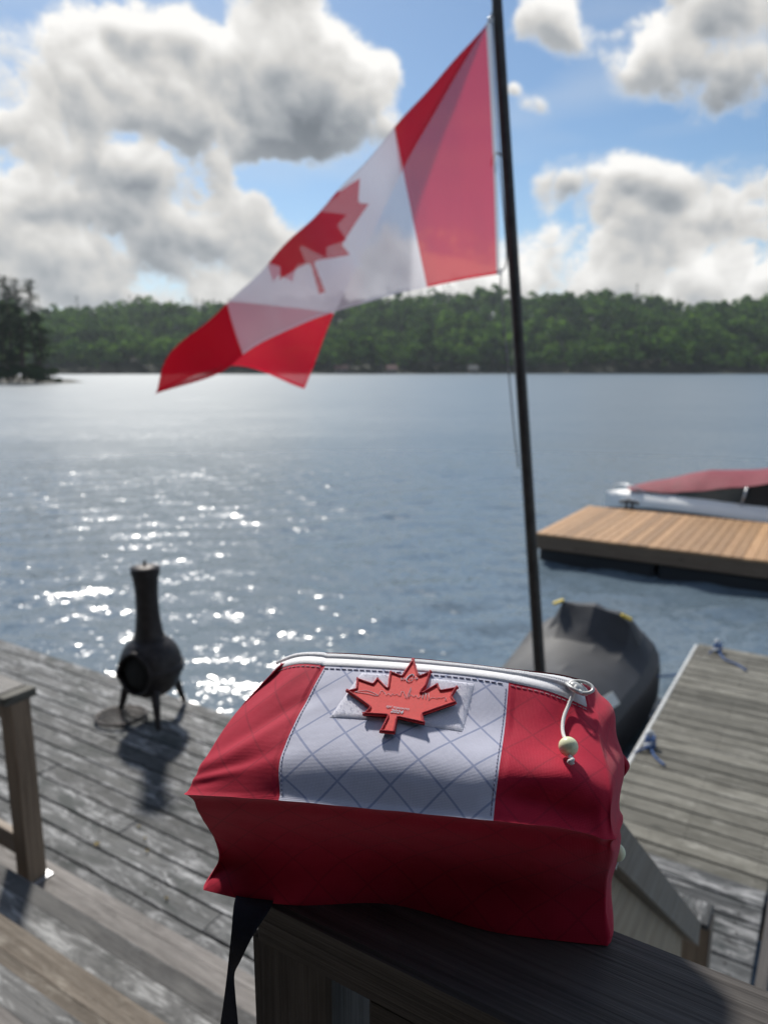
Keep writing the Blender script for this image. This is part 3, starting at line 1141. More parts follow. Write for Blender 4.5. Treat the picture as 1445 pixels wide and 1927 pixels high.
def rope_knot(px, py, label, tail, line=None):
    p = at_z(px, py, DZ)
    p.z = DZ + 0.004
    t = thing('mooring_rope', label, 'rope', p)
    bm = bmesh.new()
    for k in range(3):
        ring = [Vector((0.030 * math.cos(a) * (1 - .1 * k), 0.026 * math.sin(a), 0.018 + 0.020 * k + 0.01 * math.sin(2 * a + k))) for a in np.linspace(0, 6.28, 14)[:-1]]
        tube(bm, ring, 0.011, 6, False, 1.0, True)
    link('knot', bm_mesh('knot', bm, True), M_rope_b, t, Matrix.Translation(p))
    bm = bmesh.new()
    tube(bm, spline([(0.0, 0.0, 0.03), (-0.02, 0.015, 0.075), (0.01, 0.03, 0.09), (0.03, 0.01, 0.06)], 14), 0.012, 6)
    tube(bm, spline([(-0.05, -0.02, 0.012), (-0.02, -0.035, 0.03), (0.0, -0.02, 0.045)], 10), 0.013, 6)
    link('loop', bm_mesh('loop', bm, True), M_rope, t, Matrix.Translation(p))
    q = [at_z(a, b, DZ + 0.010) for a, b in tail]
    tube_obj('tail', spline([p + Vector((0, 0, 0.02))] + q, 16), 0.008, M_rope_b, t, 6)
    if line:
        tube_obj('line', spline(line, 16), 0.007, M_rope_b, t, 6)


nails('nail_heads', [F(u, 3.64 + k * 0.1365 + o_ + random.uniform(-.006, .006), DZ + 0.0022) for u in (-0.90, -0.53, -0.16) for k in range(25) for o_ in (0.035, 0.10)], dock)

# ------------------------------------------------------------------ covered watercraft
JU = -1.775
jet = thing('covered_watercraft', 'personal watercraft under charcoal cover with yellow tabs moored by grey dock', 'watercraft', F(JU, 5.5, WATER_Z), ANG)
# local x across (U), y along (V), z above the water
st = [  # y, half width, rim z, crown z, flatness
    (-1.55, 0.16, 0.20, 0.34), (-1.40, 0.40, 0.22, 0.44), (-1.0, 0.50, 0.24, 0.62), (-0.5, 0.54, 0.25, 0.66), (0.0, 0.57, 0.26, 0.60), (0.40, 0.60, 0.27, 0.60),
    (0.62, 0.62, 0.28, 0.64), (0.78, 0.62, 0.30, 0.70), (0.92, 0.62, 0.32, 0.74), (1.1, 0.60, 0.34, 0.74), (1.35, 0.50, 0.36, 0.66), (1.55, 0.32, 0.38, 0.54), (1.66, 0.08, 0.40, 0.44)]
cs = np.array([s[0] for s in st])
SP = interp_cols(cs, np.array([s[1:] for s in st]), np.linspace(cs[0], cs[-1], 70))
yy = np.linspace(cs[0], cs[-1], 70)
ang = np.linspace(-math.pi / 2, math.pi / 2, 49)
Pj = np.zeros((70, 49, 3))
for i in range(70):
    hw, rz_, cr = SP[i]
    sa, ca = np.sin(ang), np.cos(ang)
    xx = hw * np.sign(sa) * np.abs(sa) ** 0.9
    prof = np.abs(ca) ** 0.85
    zz = rz_ + (cr - rz_) * prof
    xr = xx - 0.0
    xr = xx - 0.045
    tent = 0.905 - (0.62 + 3.0 * np.abs(xr + 0.06) / 0.4) * max(0.0, 0.86 - yy[i]) - 3.6 * np.maximum(0, np.abs(xr) - 0.315) - 1.1 * max(0.0, yy[i] - 0.96) - 0.10 * (xr / 0.4) ** 2 * (xr > 0)
    d_t = tent - zz
    zz = np.where(d_t > 0, zz + np.sqrt(d_t * d_t + 0.00004), zz)
    zz -= (0.022 * (1 - np.abs(np.sin(xx * 5.3 + yy[i] * 2.1 + 0.4))) ** 4 + 0.016 * (1 - np.abs(np.sin(xx * 3.1 - yy[i] * 3.7 + 1.1))) ** 5) * (0.3 + prof)
    zz += 0.6 * (0.010 * np.sin(xx * 13 + yy[i] * 7) + 0.008 * np.sin(xx * 29 - yy[i] * 5 + 1.3 * np.sin(yy[i] * 4))) * (0.3 + prof)
    Pj[i, :, 0] = xx
    Pj[i, :, 1] = yy[i]
    Pj[i, :, 2] = zz
# hem rows that hang down to the hull
hemL = Pj[:, :1] + np.array([0.0, 0, -0.16])
hemR = Pj[:, -1:] + np.array([0.0, 0, -0.16])
Pj = np.concatenate([hemL, Pj, hemR], 1)
JM = frameM(F(JU, 5.35, WATER_Z), ANG)
ri_ = np.unique(np.round(np.concatenate([np.linspace(0, 69, 20), [40, 44, 48, 50, 52]])).astype(int))
ci_s = np.array([0, 1, 5, 9, 13, 17, 20, 23, 26, 28, 31, 34, 37, 41, 45, 49, 50])
cov = link('cover', grid_mesh('cover', Pj[ri_][:, ci_s], smooth=False), M_cover, jet, JM)
cov.data.shade_smooth()
cov.data.set_sharp_from_angle(angle=R(15))
bm = bmesh.new()
hb_ = [(y_, max(0.05, w_ * 0.97), max(0.0, 0.0)) for (y_, w_, *_r) in st]
rings = []
for (y_, w_, _z) in hb_:
    rings.append([bm.verts.new(q) for q in ((-w_, y_, 0.25), (-w_ * 0.93, y_, 0.02), (-w_ * 0.5, y_, -0.16), (w_ * 0.5, y_, -0.16), (w_ * 0.93, y_, 0.02), (w_, y_, 0.25))])
for a, b in zip(rings, rings[1:]):
    for k in range(5):
        bm.faces.new((a[k], a[k + 1], b[k + 1], b[k]))
bm.faces.new(rings[0])
bm.faces.new(rings[-1][::-1])
link('hull', bm_mesh('hull', bm), M_black, jet, JM)


def jl(x, y, z):
    return JM @ Vector((x, y, z))


for sx, yy_, zz_ in ((-0.265, 0.86, 0.895), (0.345, 0.82, 0.875)):
    box('yellow_tab', M_yellow, (0.10, 0.05, 0.02), frameM(jl(sx, yy_, zz_), ANG + R(25), R(25 if sx > 0 else -25)), jet, 0.006)
lb = box('care_label', M_label, (0.10, 0.21, 0.006), frameM(jl(0.475, -0.12, 0.515), ANG + R(-14), R(48), R(2)), jet, 0.002)
# its line to the dock corner
kp = at_z(1349, 1226, DZ)
rope_knot(1349, 1226, 'blue and white rope tied at the far corner of the grey dock', [(1362, 1240), (1385, 1250), (1404, 1262)],
          [tuple(jl(0.52, 0.75, 0.42)), tuple(jl(0.52, 0.75, 0.42).lerp(kp, 0.5) - Vector((0, 0, 0.10))), tuple(kp + Vector((-0.02, 0, 0.03)))])
rope_knot(1222, 1405, 'blue and white rope knotted on the near left edge of the grey dock', [(1228, 1418), (1238, 1430), (1250, 1440)],
          [tuple(at_z(1222, 1405, DZ + 0.03)), tuple(at_z(1196, 1415, DZ + 0.0)), tuple(at_z(1178, 1432, DZ - 0.14))])

# ------------------------------------------------------------------ cedar dock and motorboat
cd = thing('cedar_dock', 'new orange brown cedar dock with dark floats below the motorboat', 'dock', F(-0.5, 12.1, DZ), ANG)
CU0, CU1, CV0, CV1 = -3.93, 3.2, 10.72, 13.45
u = CU0
while u < CU1:
    box('plank', M_cedar, (CV1 - CV0 + random.uniform(-.004, .004) * 0, 0.132, 0.034), frameM(F(u + 0.066, (CV0 + CV1) / 2 + random.uniform(-.004, .004), DZ - 0.017 + random.uniform(-.002, .002)), ANG + R(90), 0, random.uniform(-.006, .006)), cd, 0.005)
    u += 0.1385
box('fascia_board', M_fascia, (CU1 - CU0, 0.04, 0.21), frameM(F((CU0 + CU1) / 2, CV0 + 0.03, DZ - 0.142), ANG), cd, 0.004)
box('fascia_board', M_fascia, (CU1 - CU0, 0.04, 0.21), frameM(F((CU0 + CU1) / 2, CV1 - 0.03, DZ - 0.142), ANG), cd, 0.004)
box('fascia_board', M_fascia, (CV1 - CV0 - 0.1, 0.04, 0.21), frameM(F(CU0 + 0.03, (CV0 + CV1) / 2, DZ - 0.142), ANG + R(90)), cd, 0.004)
for k in range(4):
    box('float', M_float, (1.74, 2.6, 0.36), frameM(F(CU0 + 0.90 + k * 1.78, (CV0 + CV1) / 2, DZ - 0.42), ANG), cd, 0.05)
# cleat with a black rubber bumper and a line to the boat
cl = at_z(1183, 957, DZ)
cleat = thing('dock_cleat', 'small black cleat on the back edge of the cedar dock by the bow', 'cleat', cl, ANG)
bm = bmesh.new()
tube(bm, spline([(-0.17, 0, 0.10), (-0.08, 0, 0.125), (0.08, 0, 0.125), (0.17, 0, 0.10)], 12), 0.030, 8)
for s in (-0.05, 0.05):
    tube(bm, [(s, 0, 0.0), (s, 0, 0.12)], 0.028, 8)
tube(bm, [(-0.13, 0, 0.012), (0.13, 0, 0.012)], 0.05, 8, True, 0.35)
link('horn', bm_mesh('horn', bm, True), M_black, cleat, frameM(cl, ANG))

BM_ = frameM(F(-3.98, 14.78, WATER_Z), ANG)
boat = thing('motorboat', 'white bowrider motorboat with maroon cover moored behind the cedar dock', 'boat', F(-3.98, 14.78, WATER_Z), ANG)
bs = [(0.0, 0.02, 0.40, 0.30), (0.35, 0.24, 0.47, 0.20), (0.9, 0.55, 0.55, 0.12), (1.7, 0.88, 0.60, 0.06), (2.8, 1.04, 0.585, 0.03), (4.2, 1.06, 0.56, 0.02), (5.6, 1.0, 0.54, 0.02)]
ts = np.linspace(0, 5.6, 57)
BS = interp_cols([b[0] for b in bs], np.array([b[1:] for b in bs]), ts)


def hull_ring(i, parts):
    w_, gz, ch = BS[i]
    out = []
    for (a, z) in parts:
        out.append((ts[i], w_ * a, z if z is not None else gz))
    return out


def band(name, zf, mat):
    """zf(i)-> list of (halfwidth factor, z) from high to low for the near side; mirrored"""
    rows = []
    for i in range(len(ts)):
        pr = zf(i)
        rows.append([(ts[i] - (0.10 * (0.6 - p[1]) * 3 * math.exp(-ts[i] * 1.5) if False else 0), -BS[i][0] * p[0], p[1]) for p in pr])
    A = np.array(rows)
    B = A.copy()
    B[:, :, 1] *= -1
    bm = bmesh.new()
    for P_, fl in ((A, False), (B, True)):
        vs = [[bm.verts.new(q) for q in r_] for r_ in P_]
        for r1, r2 in zip(vs, vs[1:]):
            for k in range(len(r1) - 1):
                bm.faces.new((r1[k], r1[k + 1], r2[k + 1], r2[k]))
    return link(name, bm_mesh(name, bm, True), mat, boat, BM_)


band('upper_hull', lambda i: [(0.80, BS[i][1] + 0.055), (0.90, BS[i][1] - 0.01), (0.985, BS[i][1] - 0.11), (0.985, BS[i][1] - 0.20)], M_white)
band('rub_rail', lambda i: [(0.985, BS[i][1] - 0.185), (1.01, BS[i][1] - 0.20), (1.01, BS[i][1] - 0.225), (0.96, BS[i][1] - 0.235)], M_glass)
band('lower_hull', lambda i: [(0.965, BS[i][1] - 0.222), (0.90, BS[i][1] - 0.36)], M_cream)
band('bottom_stripe', lambda i: [(0.90, BS[i][1] - 0.36), (0.80, BS[i][2] - 0.05), (0.35, -0.15), (0.0, -0.2)], M_maroonp)
# foredeck
rows = []
for i in range(len(ts)):
    rows.append([(ts[i], BS[i][0] * a, BS[i][1] + 0.052 + 0.08 * (1 - (a / 0.8) ** 2)) for a in np.linspace(-0.8, 0.8, 13)])
link('deck', grid_mesh('deck', np.array(rows)), M_white, boat, BM_)
# maroon canvas: ridge rises aft
cx_ = np.linspace(0.45, 3.75, 40)
rows = []
for x in cx_:
    i = int(np.clip(x / 5.6 * 56, 0, 56))
    hw = BS[i][0] * 0.84
    f = x
    zr = float(np.interp(f, [0.45, 1.0, 1.9, 2.25, 3.0, 3.75], [0.68, 0.83, 1.10, 1.10, 1.20, 1.30]))
    ze = float(np.interp(f, [0.45, 0.9, 1.45, 2.1, 2.8, 3.4, 3.75], [0.655, 0.665, 0.72, 0.86, 1.00, 1.13, 1.22]))
    rows.append([(x, hw * a, ze + (zr - ze) * (1 - abs(a) ** 2.2) + 0.008 * math.sin(9 * x)) for a in np.linspace(-1, 1, 17)])
link('canvas_cover', grid_mesh('canvas_cover', np.array(rows)), M_maroon, boat, BM_)
rows = []
for x in np.linspace(1.45, 4.4, 24):
    i = int(np.clip(x / 5.6 * 56, 0, 56))
    hw = BS[i][0] * 0.815
    top = float(np.interp(x, [1.45, 2.1, 2.8, 3.4, 4.4], [0.70, 0.84, 0.98, 1.11, 0.66]))
    rows.append([(x, -hw, 0.60), (x, -hw * 0.97, max(0.62, top))])
link('windshield', grid_mesh('windshield', np.array(rows)), M_glass, boat, BM_)
rows = np.array(rows)
rows[:, :, 1] *= -1
link('windshield', grid_mesh('windshield', rows), M_glass, boat, BM_)
for xa, xb in ((2.55, 2.62), (3.3, 3.05), (3.9, 3.6), (4.35, 3.75)):
    i = int(np.clip(xa / 5.6 * 56, 0, 56))
    hw = BS[i][0] * 0.885
    zt = float(np.interp(xb, [1.45, 2.1, 2.8, 3.4, 4.4], [0.70, 0.84, 0.98, 1.11, 0.66]))
    tube_obj('window_frame', [BM_ @ Vector((xa, -hw, 0.62)), BM_ @ Vector((xb, -hw * 0.98, zt))], 0.018, M_galv, boat, 6)
tube_obj('bow_rail', spline([BM_ @ Vector((0.95, -0.58, 0.62)), BM_ @ Vector((0.6, -0.52, 0.76)), BM_ @ Vector((0.25, -0.22, 0.72)), BM_ @ Vector((0.12, -0.02, 0.62))], 16), 0.014, M_galv, boat, 6)
lp = BM_ @ Vector((0.55, -0.47, 0.52))
ln_ = tube_obj('bow_line', spline([lp, lp.lerp(cl, 0.5) + Vector((0, 0, 0.06)), cl + Vector((0, 0, 0.12))], 12), 0.016, M_black, None, 6)
tag(ln_, 'short dark line from the motorboat bow to the black cleat', 'rope')

# ------------------------------------------------------------------ flagpole and flag
pole_b = F(-1.217, 3.70, -0.42)
base_px = at_y(1015, 1260, pole_b.y + 0.02)
top_px = at_y(929, -90, pole_b.y + 0.10)
d_ = (top_px - base_px)
pole_bot = base_px - d_ * ((base_px.z + 0.30) / d_.z)
pole_top = top_px + d_ * 0.06
fp = thing('flagpole', 'leaning dark metal flagpole fixed at the deck edge', 'flagpole', pole_bot)
n = 14
tube_obj('pole', [pole_bot.lerp(pole_top, k / n) for k in range(n + 1)], [0.0335 - 0.010 * k / n for k in range(n + 1)], M_pole, fp, 20)
for z in (0.06, -0.16):
    k = (z - pole_bot.z) / (pole_top.z - pole_bot.z)
    p = pole_bot.lerp(pole_top, k)
    box('pole_bracket', M_galv, (0.11, 0.11, 0.03), frameM(p, ANG), fp, 0.004)
YF = pole_b.y + 0.05


def fl(px, py, dy=0.0):
    return at_y(px, py, YF + dy)


hal = [fl(924, 24), fl(939, 295, 0.01), fl(953, 480, 0.02), fl(942, 520, 0.0), fl(948, 610, -0.01), fl(957, 700, -0.01), fl(966, 800, 0.0), fl(975, 880, 0.0)]
tube_obj('halyard', spline(hal, 60), 0.0036, M_halyard, fp, 5)
tube_obj('halyard', spline([fl(926, 10, 0.03), fl(944, 300, 0.03), fl(958, 520, 0.02), fl(981, 870, 0.02)], 40), 0.0032, M_halyard, fp, 5)

NT_, NS_ = 420, 220
tt = np.linspace(0, 1, NT_ + 1)
kn = [0, .25, .5, .75, 1.0]
fold = interp_cols([0, .25, .5, .75, .94, 1.0], [list(fl(*q)) for q in ((922, 32, 0), (740, 238, -.06), (572, 418, -.10), (427, 568, -.10), (302, 695, -.06), (290, 742, -.05))], tt)
bott = interp_cols([0, .25, .5, .75, .80, 1.0], [list(fl(*q)) for q in ((940, 515, 0), (803, 540, -.20), (628, 588, -.30), (457, 668, -.26), (428, 692, -.23), (290, 742, -.05))], tt)
topE = interp_cols(kn, [list(fl(*q)) for q in ((922, 32, 0), (752, 330, .10), (692, 455, .22), (628, 590, .28), (572, 732, .20))], tt)
flyE = interp_cols([0, .5, 1.0], [list(fl(*q)) for q in ((572, 732, .20), (437, 688, .12), (290, 742, -.05))], np.linspace(0, 1, NS_ + 1))
PF = np.zeros((NT_ + 1, NS_ + 1, 3))
ss = np.linspace(0, 1, NS_ + 1)
for i, t_ in enumerate(tt):
    fr = ss >= t_
    w1 = np.where(fr, (ss - t_) / max(1e-6, 1 - t_), 0)[:, None]
    w0 = np.where(fr, 0, ss / max(1e-6, t_))[:, None]
    Pfr = fold[i] * (1 - w1) + bott[i] * w1
    # belly of the front layer
    Pfr = Pfr + np.sin(math.pi * w1) * np.array([0.0, -0.05, -0.01]) * (1 - t_)
    Pbk = topE[i] * (1 - w0) + fold[i] * w0
    Pbk = Pbk + np.sin(math.pi * w0) * np.array([0.0, 0.05, 0.01])
    PF[i] = np.where(fr[:, None], Pfr, Pbk)
# bend the free fly edge of the back layer
k_ = np.clip((tt - 0.75) / 0.25, 0, 1)[:, None, None] ** 2
lin = PF[-1][None]
PF += k_ * (flyE[None] - lin)
PF[:, :, 1] += (0.012 * np.sin(tt * 46 + 0.6)[:, None] * np.exp(-((tt - 0.10) / 0.09) ** 2)[:, None]) * np.sin(math.pi * np.clip(ss, 0, 1))[None] ** 0.5
PF[:, :, 1] += 0.022 * np.sin(PF[:, :, 0] * 15 + PF[:, :, 2] * 8) * np.clip(tt * 3, 0, 1)[:, None]
PF[:, :, 1] += 0.045 * vnoise(PF, 5.5, 5, 2) * np.clip(tt * 4, 0, 1)[:, None]
for _ in range(22):       # soften the fold
    Q = PF.copy()
    Q[1:-1, 1:-1] = 0.2 * (PF[1:-1, 1:-1] + PF[:-2, 1:-1] + PF[2:, 1:-1] + PF[1:-1, :-2] + PF[1:-1, 2:])
    PF = Q
f_me = grid_mesh('flag', PF)
T, S = np.meshgrid(tt, ss, indexing='ij')
poly = [(x * 0.86, y * 0.86 + 120) for x, y in leaf_outline()]
red = (T < 0.25) | (T > 0.75)
leaf = np.zeros_like(T)
for dx in (-0.25, 0.25):
    for dy in (-0.25, 0.25):
        leaf += 0.25 * in_poly((T - 0.51) * 9600 + dx * 9600 / NT_, (S - 0.5) * 4800 + dy * 4800 / NS_, poly)
redm = np.maximum(red.astype(float), leaf)
seamm = np.minimum.reduce([S, 1 - S, 1 - T])
hem = (seamm < 0.011).astype(float)
hoist = (T < 0.010).astype(float)
rc, wc, hc = np.array([0.55, 0.012, 0.035]), np.array([0.76, 0.76, 0.82]), np.array([0.40, 0.40, 0.42])
colr = wc + (rc - wc) * redm[..., None]
colr = colr * (1 - hoist[..., None]) + hc * hoist[..., None]
at = f_me.color_attributes.new('print', 'FLOAT_COLOR', 'POINT')
at.data.foreach_set('color', np.concatenate([colr, np.where(hem > 0, 0.0, 1.0)[..., None] * 0 + (1 - 0.75 * hem)[..., None]], -1).astype(np.float32).ravel())


def flag_mat():
    m = bpy.data.materials.new('flag_nylon')
    m.use_nodes = True
    nt = NT(m.node_tree)
    nt.n.clear()
    at_ = nt.node('ShaderNodeAttribute')
    at_.attribute_name = 'print'
    c = at_.outputs['Color']
    d = nt.node('ShaderNodeBsdfDiffuse')
    t = nt.node('ShaderNodeBsdfTranslucent')
    tr = nt.node('ShaderNodeBsdfTransparent')
    nt.put(d.inputs[0], c)
    nt.put(t.inputs[0], c)
    nt.put(tr.inputs[0], nt.mix(0.55, c, (1, 1, 1)))
    a = nt.node('ShaderNodeMixShader')
    a.inputs[0].default_value = 0.62
    nt.l.new(d.outputs[0], a.inputs[1])
    nt.l.new(t.outputs[0], a.inputs[2])
    b = nt.node('ShaderNodeMixShader')
    nt.put(b.inputs[0], nt.math('MULTIPLY', at_.outputs['Alpha'], 0.27))
    nt.l.new(a.outputs[0], b.inputs[1])
    nt.l.new(tr.outputs[0], b.inputs[2])
    o = nt.node('ShaderNodeOutputMaterial')
    nt.l.new(b.outputs[0], o.inputs[0])
    return m


flag = thing('flag', 'red and white maple leaf flag blowing left from the leaning pole', 'flag', fl(922, 32))
link('cloth', f_me, flag_mat(), flag)
for (px, py) in ((923, 36), (939, 511)):
    p = fl(px, py, -0.006)
    bm = bmesh.new()
    tube(bm, [Vector((0.011 * math.cos(a), 0, 0.011 * math.sin(a))) for a in np.linspace(0, 6.28, 13)[:-1]], 0.004, 6, False, 1, True)
    link('grommet', bm_mesh('grommet', bm, True), M_galv, flag, Matrix.Translation(p))
tube_obj('tie_cord', spline([fl(925, 312, -.01), fl(928, 296, -.014), fl(934, 288, -.01), fl(943, 292, -.03)], 12), 0.005, M_black, flag, 6)

# ------------------------------------------------------------------ chiminea
cc_ = Vector((-1.65, 4.94, 0.0))
chim = thing('chiminea', 'dark cast iron chiminea with tall neck standing on three legs on deck', 'chiminea', cc_)
prof = [(0.0, 0.165), (0.06, 0.168), (0.12, 0.19), (0.175, 0.245), (0.205, 0.315), (0.214, 0.345), (0.226, 0.352), (0.226, 0.40), (0.216, 0.408), (0.208, 0.45), (0.185, 0.51), (0.150, 0.555), (0.112, 0.585),
        (0.112, 0.597), (0.104, 0.602), (0.092, 0.66), (0.081, 0.76), (0.077, 0.86), (0.080, 0.96), (0.090, 1.045), (0.097, 1.052), (0.097, 1.085), (0.088, 1.088)]
P = np.array(interp_cols(np.arange(len(prof)), np.array(prof), np.linspace(0, len(prof) - 1, 90)))
# mouth direction: toward the camera and to its left
to_cam = math.atan2(-cc_.y, -cc_.x)
mouth = to_cam - R(37)
seg = 96
bm = bmesh.new()
rings = []
for (r, z) in P:
    rings.append([bm.verts.new((max(r, 0.002) * math.cos(2 * math.pi * k / seg), max(r, 0.002) * math.sin(2 * math.pi * k / seg), z)) for k in range(seg)])
for a, b in zip(rings, rings[1:]):
    for k in range(seg):
        j = (k + 1) % seg
        mid = (a[k].co + b[j].co) / 2
        th = math.atan2(mid.y, mid.x) - mouth
        th = (th + math.pi) % (2 * math.pi) - math.pi
        if (th * 0.205 / 0.118) ** 2 + ((mid.z - 0.385) / 0.145) ** 2 < 1:
            continue
        bm.faces.new((a[k], a[j], b[j], b[k]))
bmesh.ops.remove_doubles(bm, verts=bm.verts, dist=0.0008)
bmesh.ops.solidify(bm, geom=bm.faces[:], thickness=0.006)
link('body', bm_mesh('body', bm, True), M_iron, chim, Matrix.Translation(cc_))
ring = []
for a in np.linspace(0, 2 * math.pi, 41)[:-1]:
    th = mouth + 0.125 / 0.205 * math.cos(a)
    z = 0.385 + 0.150 * math.sin(a)
    r = float(np.interp(z, P[:50, 1], P[:50, 0])) + 0.012
    ring.append(cc_ + Vector((r * math.cos(th), r * math.sin(th), z)))
bm = bmesh.new()
tube(bm, [p - cc_ for p in ring], 0.012, 8, False, 1, True)
link('mouth_rim', bm_mesh('mouth_rim', bm, True), M_iron, chim, Matrix.Translation(cc_))
bm = bmesh.new()
lathe(bm, [(0, 0.20), (0.13, 0.22), (0.18, 0.30), (0.19, 0.38), (0.16, 0.50), (0.08, 0.56), (0, 0.58)], 32)
link('fire_liner', bm_mesh('fire_liner', bm, True), M_soot, chim, Matrix.Translation(cc_))
bm = bmesh.new()
lathe(bm, [(0.0, 1.083), (0.098, 1.086), (0.101, 1.094), (0.098, 1.102), (0.05, 1.112), (0.018, 1.116), (0.0, 1.117)], 40)
lathe(bm, [(0.010, 1.113), (0.008, 1.130), (0.013, 1.138), (0.010, 1.148), (0, 1.150)], 12)
link('lid', bm_mesh('lid', bm, True), M_iron, chim, Matrix.Translation(cc_))
for (lx, ly) in ((-0.26, 0.03), (0.094, -0.22), (0.16, 0.195)):
    dd = Vector((lx, ly, 0)).normalized()
    pts = [cc_ + dd * 0.15 + Vector((0, 0, 0.27)), cc_ + dd * 0.205 + Vector((0, 0, 0.18)), cc_ + dd * 0.232 + Vector((0, 0, 0.09)), cc_ + dd * 0.262 + Vector((0, 0, 0.012))]
    tube_obj('leg', spline(pts, 12), [0.036 - 0.0019 * k for k in range(12)], M_iron, chim, 10)

sc_ = at_z(229, 1351, 0.012)
scr = thing('spark_screen', 'round wire mesh fire screen lying on deck beside the chiminea', 'fire screen', sc_)
bm = bmesh.new()
tube(bm, [Vector((0.175 * math.cos(a), 0.150 * math.sin(a), 0.018 + 0.004 * math.cos(a))) for a in np.linspace(0, 6.28, 41)[:-1]], 0.011, 8, False, 1, True)
link('hoop', bm_mesh('hoop', bm, True), M_iron, scr, Matrix.Translation(sc_))
bm = bmesh.new()
for k in range(-13, 14):
    t_ = k / 14.0
    hw = math.sqrt(max(0, 1 - t_ * t_))
    for ax in (0, 1):
        pts = []
        for q in np.linspace(-hw, hw, 7):
            a, b = (t_, q) if ax == 0 else (q, t_)
            pts.append(Vector((0.172 * a, 0.147 * b, 0.022 + 0.022 * (1 - a * a - b * b))))
        tube(bm, pts, 0.0014, 4, False)
link('wire_mesh', bm_mesh('wire_mesh', bm, True), M_iron, scr, Matrix.Translation(sc_))

# fallen leaves
for k, (px, py, lab, s) in enumerate(((183, 1589, 'curled pale yellow leaf nearest the left railing post', 0.020), (274, 1578, 'small tan leaf in the middle of the deck boards', 0.012), (262, 1556, 'small pale leaf farthest out on the open deck boards', 0.012),
                                      (277, 1602, 'flat tan leaf lying just below the small tan leaf', 0.013), (314, 1691, 'yellow green leaf on the board next to the stairs', 0.013))):
    p = at_z(px, py, 0.004)
    bm = bmesh.new()
    g = random.Random(k)
    cv = bm.verts.new((0, 0, 0.004))
    rg = []
    for q in range(12):
        a = 2 * math.pi * q / 12
        r = s * (1.0 if q % 2 else 0.7) * g.uniform(0.8, 1.2)
        rg.append(bm.verts.new((r * math.cos(a), r * 0.7 * math.sin(a), 0.006 * abs(math.sin(a * 1.5)) + g.uniform(0, 0.004))))
    for q in range(12):
        bm.faces.new((cv, rg[q], rg[(q + 1) % 12]))
    bmesh.ops.solidify(bm, geom=bm.faces[:], thickness=0.0006)
    tag(link('fallen_leaf', bm_mesh('fallen_leaf', bm), M_leafy, None, frameM(p, g.uniform(0, 6))), lab, 'leaf', 'leaves fallen on the deck')

# ------------------------------------------------------------------ sloped handrail at the right
hr = thing('stair_handrail', 'sloped stair handrail with plywood side panel behind the bag', 'handrail', F(-0.25, 2.4, 0), ANG)
ur = -0.245
A0 = Vector((0.35, EYE - 0.02))     # (v, z) of the top edge, upper end
k = 1.23
vl, zl = 2.36, 0.66
vu, zu = 1.03, 1.81
sl = (zl - zu) / (vl - vu)
vs_ = 0.62
zs_ = zu + sl * (vs_ - vu)
Hb = 0.085


def slab(name, mat, pts, u0, u1, parent, bev=0.002):
    """vertical slab: polygon in the (v, z) plane, thickness u0..u1; local x runs along v"""
    o0 = F((u0 + u1) / 2, pts[0][0], pts[0][1])
    M = frameM(o0, ANG + R(90))
    bm = bmesh.new()
    lo = [bm.verts.new((p[0] - pts[0][0], -(u0 - (u0 + u1) / 2), p[1] - pts[0][1])) for p in pts]
    hi = [bm.verts.new((p[0] - pts[0][0], -(u1 - (u0 + u1) / 2), p[1] - pts[0][1])) for p in pts]
    bm.faces.new(lo)
    bm.faces.new(hi[::-1])
    for i in range(len(pts)):
        j = (i + 1) % len(pts)
        bm.faces.new((lo[i], hi[i], hi[j], lo[j]))
    bmesh.ops.bevel(bm, geom=bm.edges[:], offset=bev, segments=1, affect='EDGES')
    return link(name, bm_mesh(name, bm), mat, parent, M)


slab('rail', M_hand, [(vs_, zs_), (vl, zl), (vl - 0.01, zl - Hb), (vs_, zs_ - Hb)], ur - 0.038, ur, hr)
slab('side_panel', M_ply, [(vs_, zs_ - Hb - 0.004), (vl - 0.16, zl + sl * (-0.16) - Hb - 0.004), (vl - 0.16, zl + sl * (-0.16) - Hb - 0.42), (vs_, zs_ - Hb - 0.42)], ur - 0.050, ur - 0.032, hr)
box('post', M_post, (0.62, 0.09, 0.115), frameM(F(ur - 0.03, vl + 0.075, 0.31), ANG, R(-90)), hr, 0.004)
box('post_top', M_deck, (0.12, 0.098, 0.02), frameM(F(ur - 0.028, vl + 0.078, 0.631), ANG + R(90)), hr, 0.003)

# ------------------------------------------------------------------ upper deck railing that carries the bag
RZ = EYE - 0.38
ua = thing('deck_railing', 'dark wooden railing cap and newel post under the bag', 'railing', F(0.3, 0.42, RZ), ANG)
n1u, n1v = to_uv(at_z(483, 1692, RZ))
f1u, f1v = to_uv(at_z(1145, 1742, RZ))
n2u, n2v = to_uv(at_z(707, 1792, RZ))
va, vb = (n1v + n2v) / 2, f1v
ul_ = to_uv(at_z(462, 1700, RZ))[0]
capw = vb - va
box('cap_board', M_cap, (2.4, capw, 0.040), frameM(F(ul_ + 1.2, (va + vb) / 2, RZ - 0.020), ANG), ua, 0.003)
box('newel_post', M_cap, (1.1, 0.075, 0.075), frameM(F(ul_ + 0.020, va + 0.050, RZ - 0.046 - 0.55), ANG, R(-90)), ua, 0.003)
box('apron_board', M_cap, (2.2, 0.034, 0.085), frameM(F(ul_ + 0.094 + 1.1, va + 0.024, RZ - 0.086), ANG), ua, 0.003)
for k in range(1, 4):
    box('post', M_cap, (1.1, 0.075, 0.075), frameM(F(ul_ + 0.02 + 0.75 * k, va + 0.085, RZ - 0.046 - 0.55), ANG, R(-90)), ua, 0.003)
bm = bmesh.new()
lathe(bm, [(0, 0.003), (0.004, 0.002), (0.0045, 0)], 10)
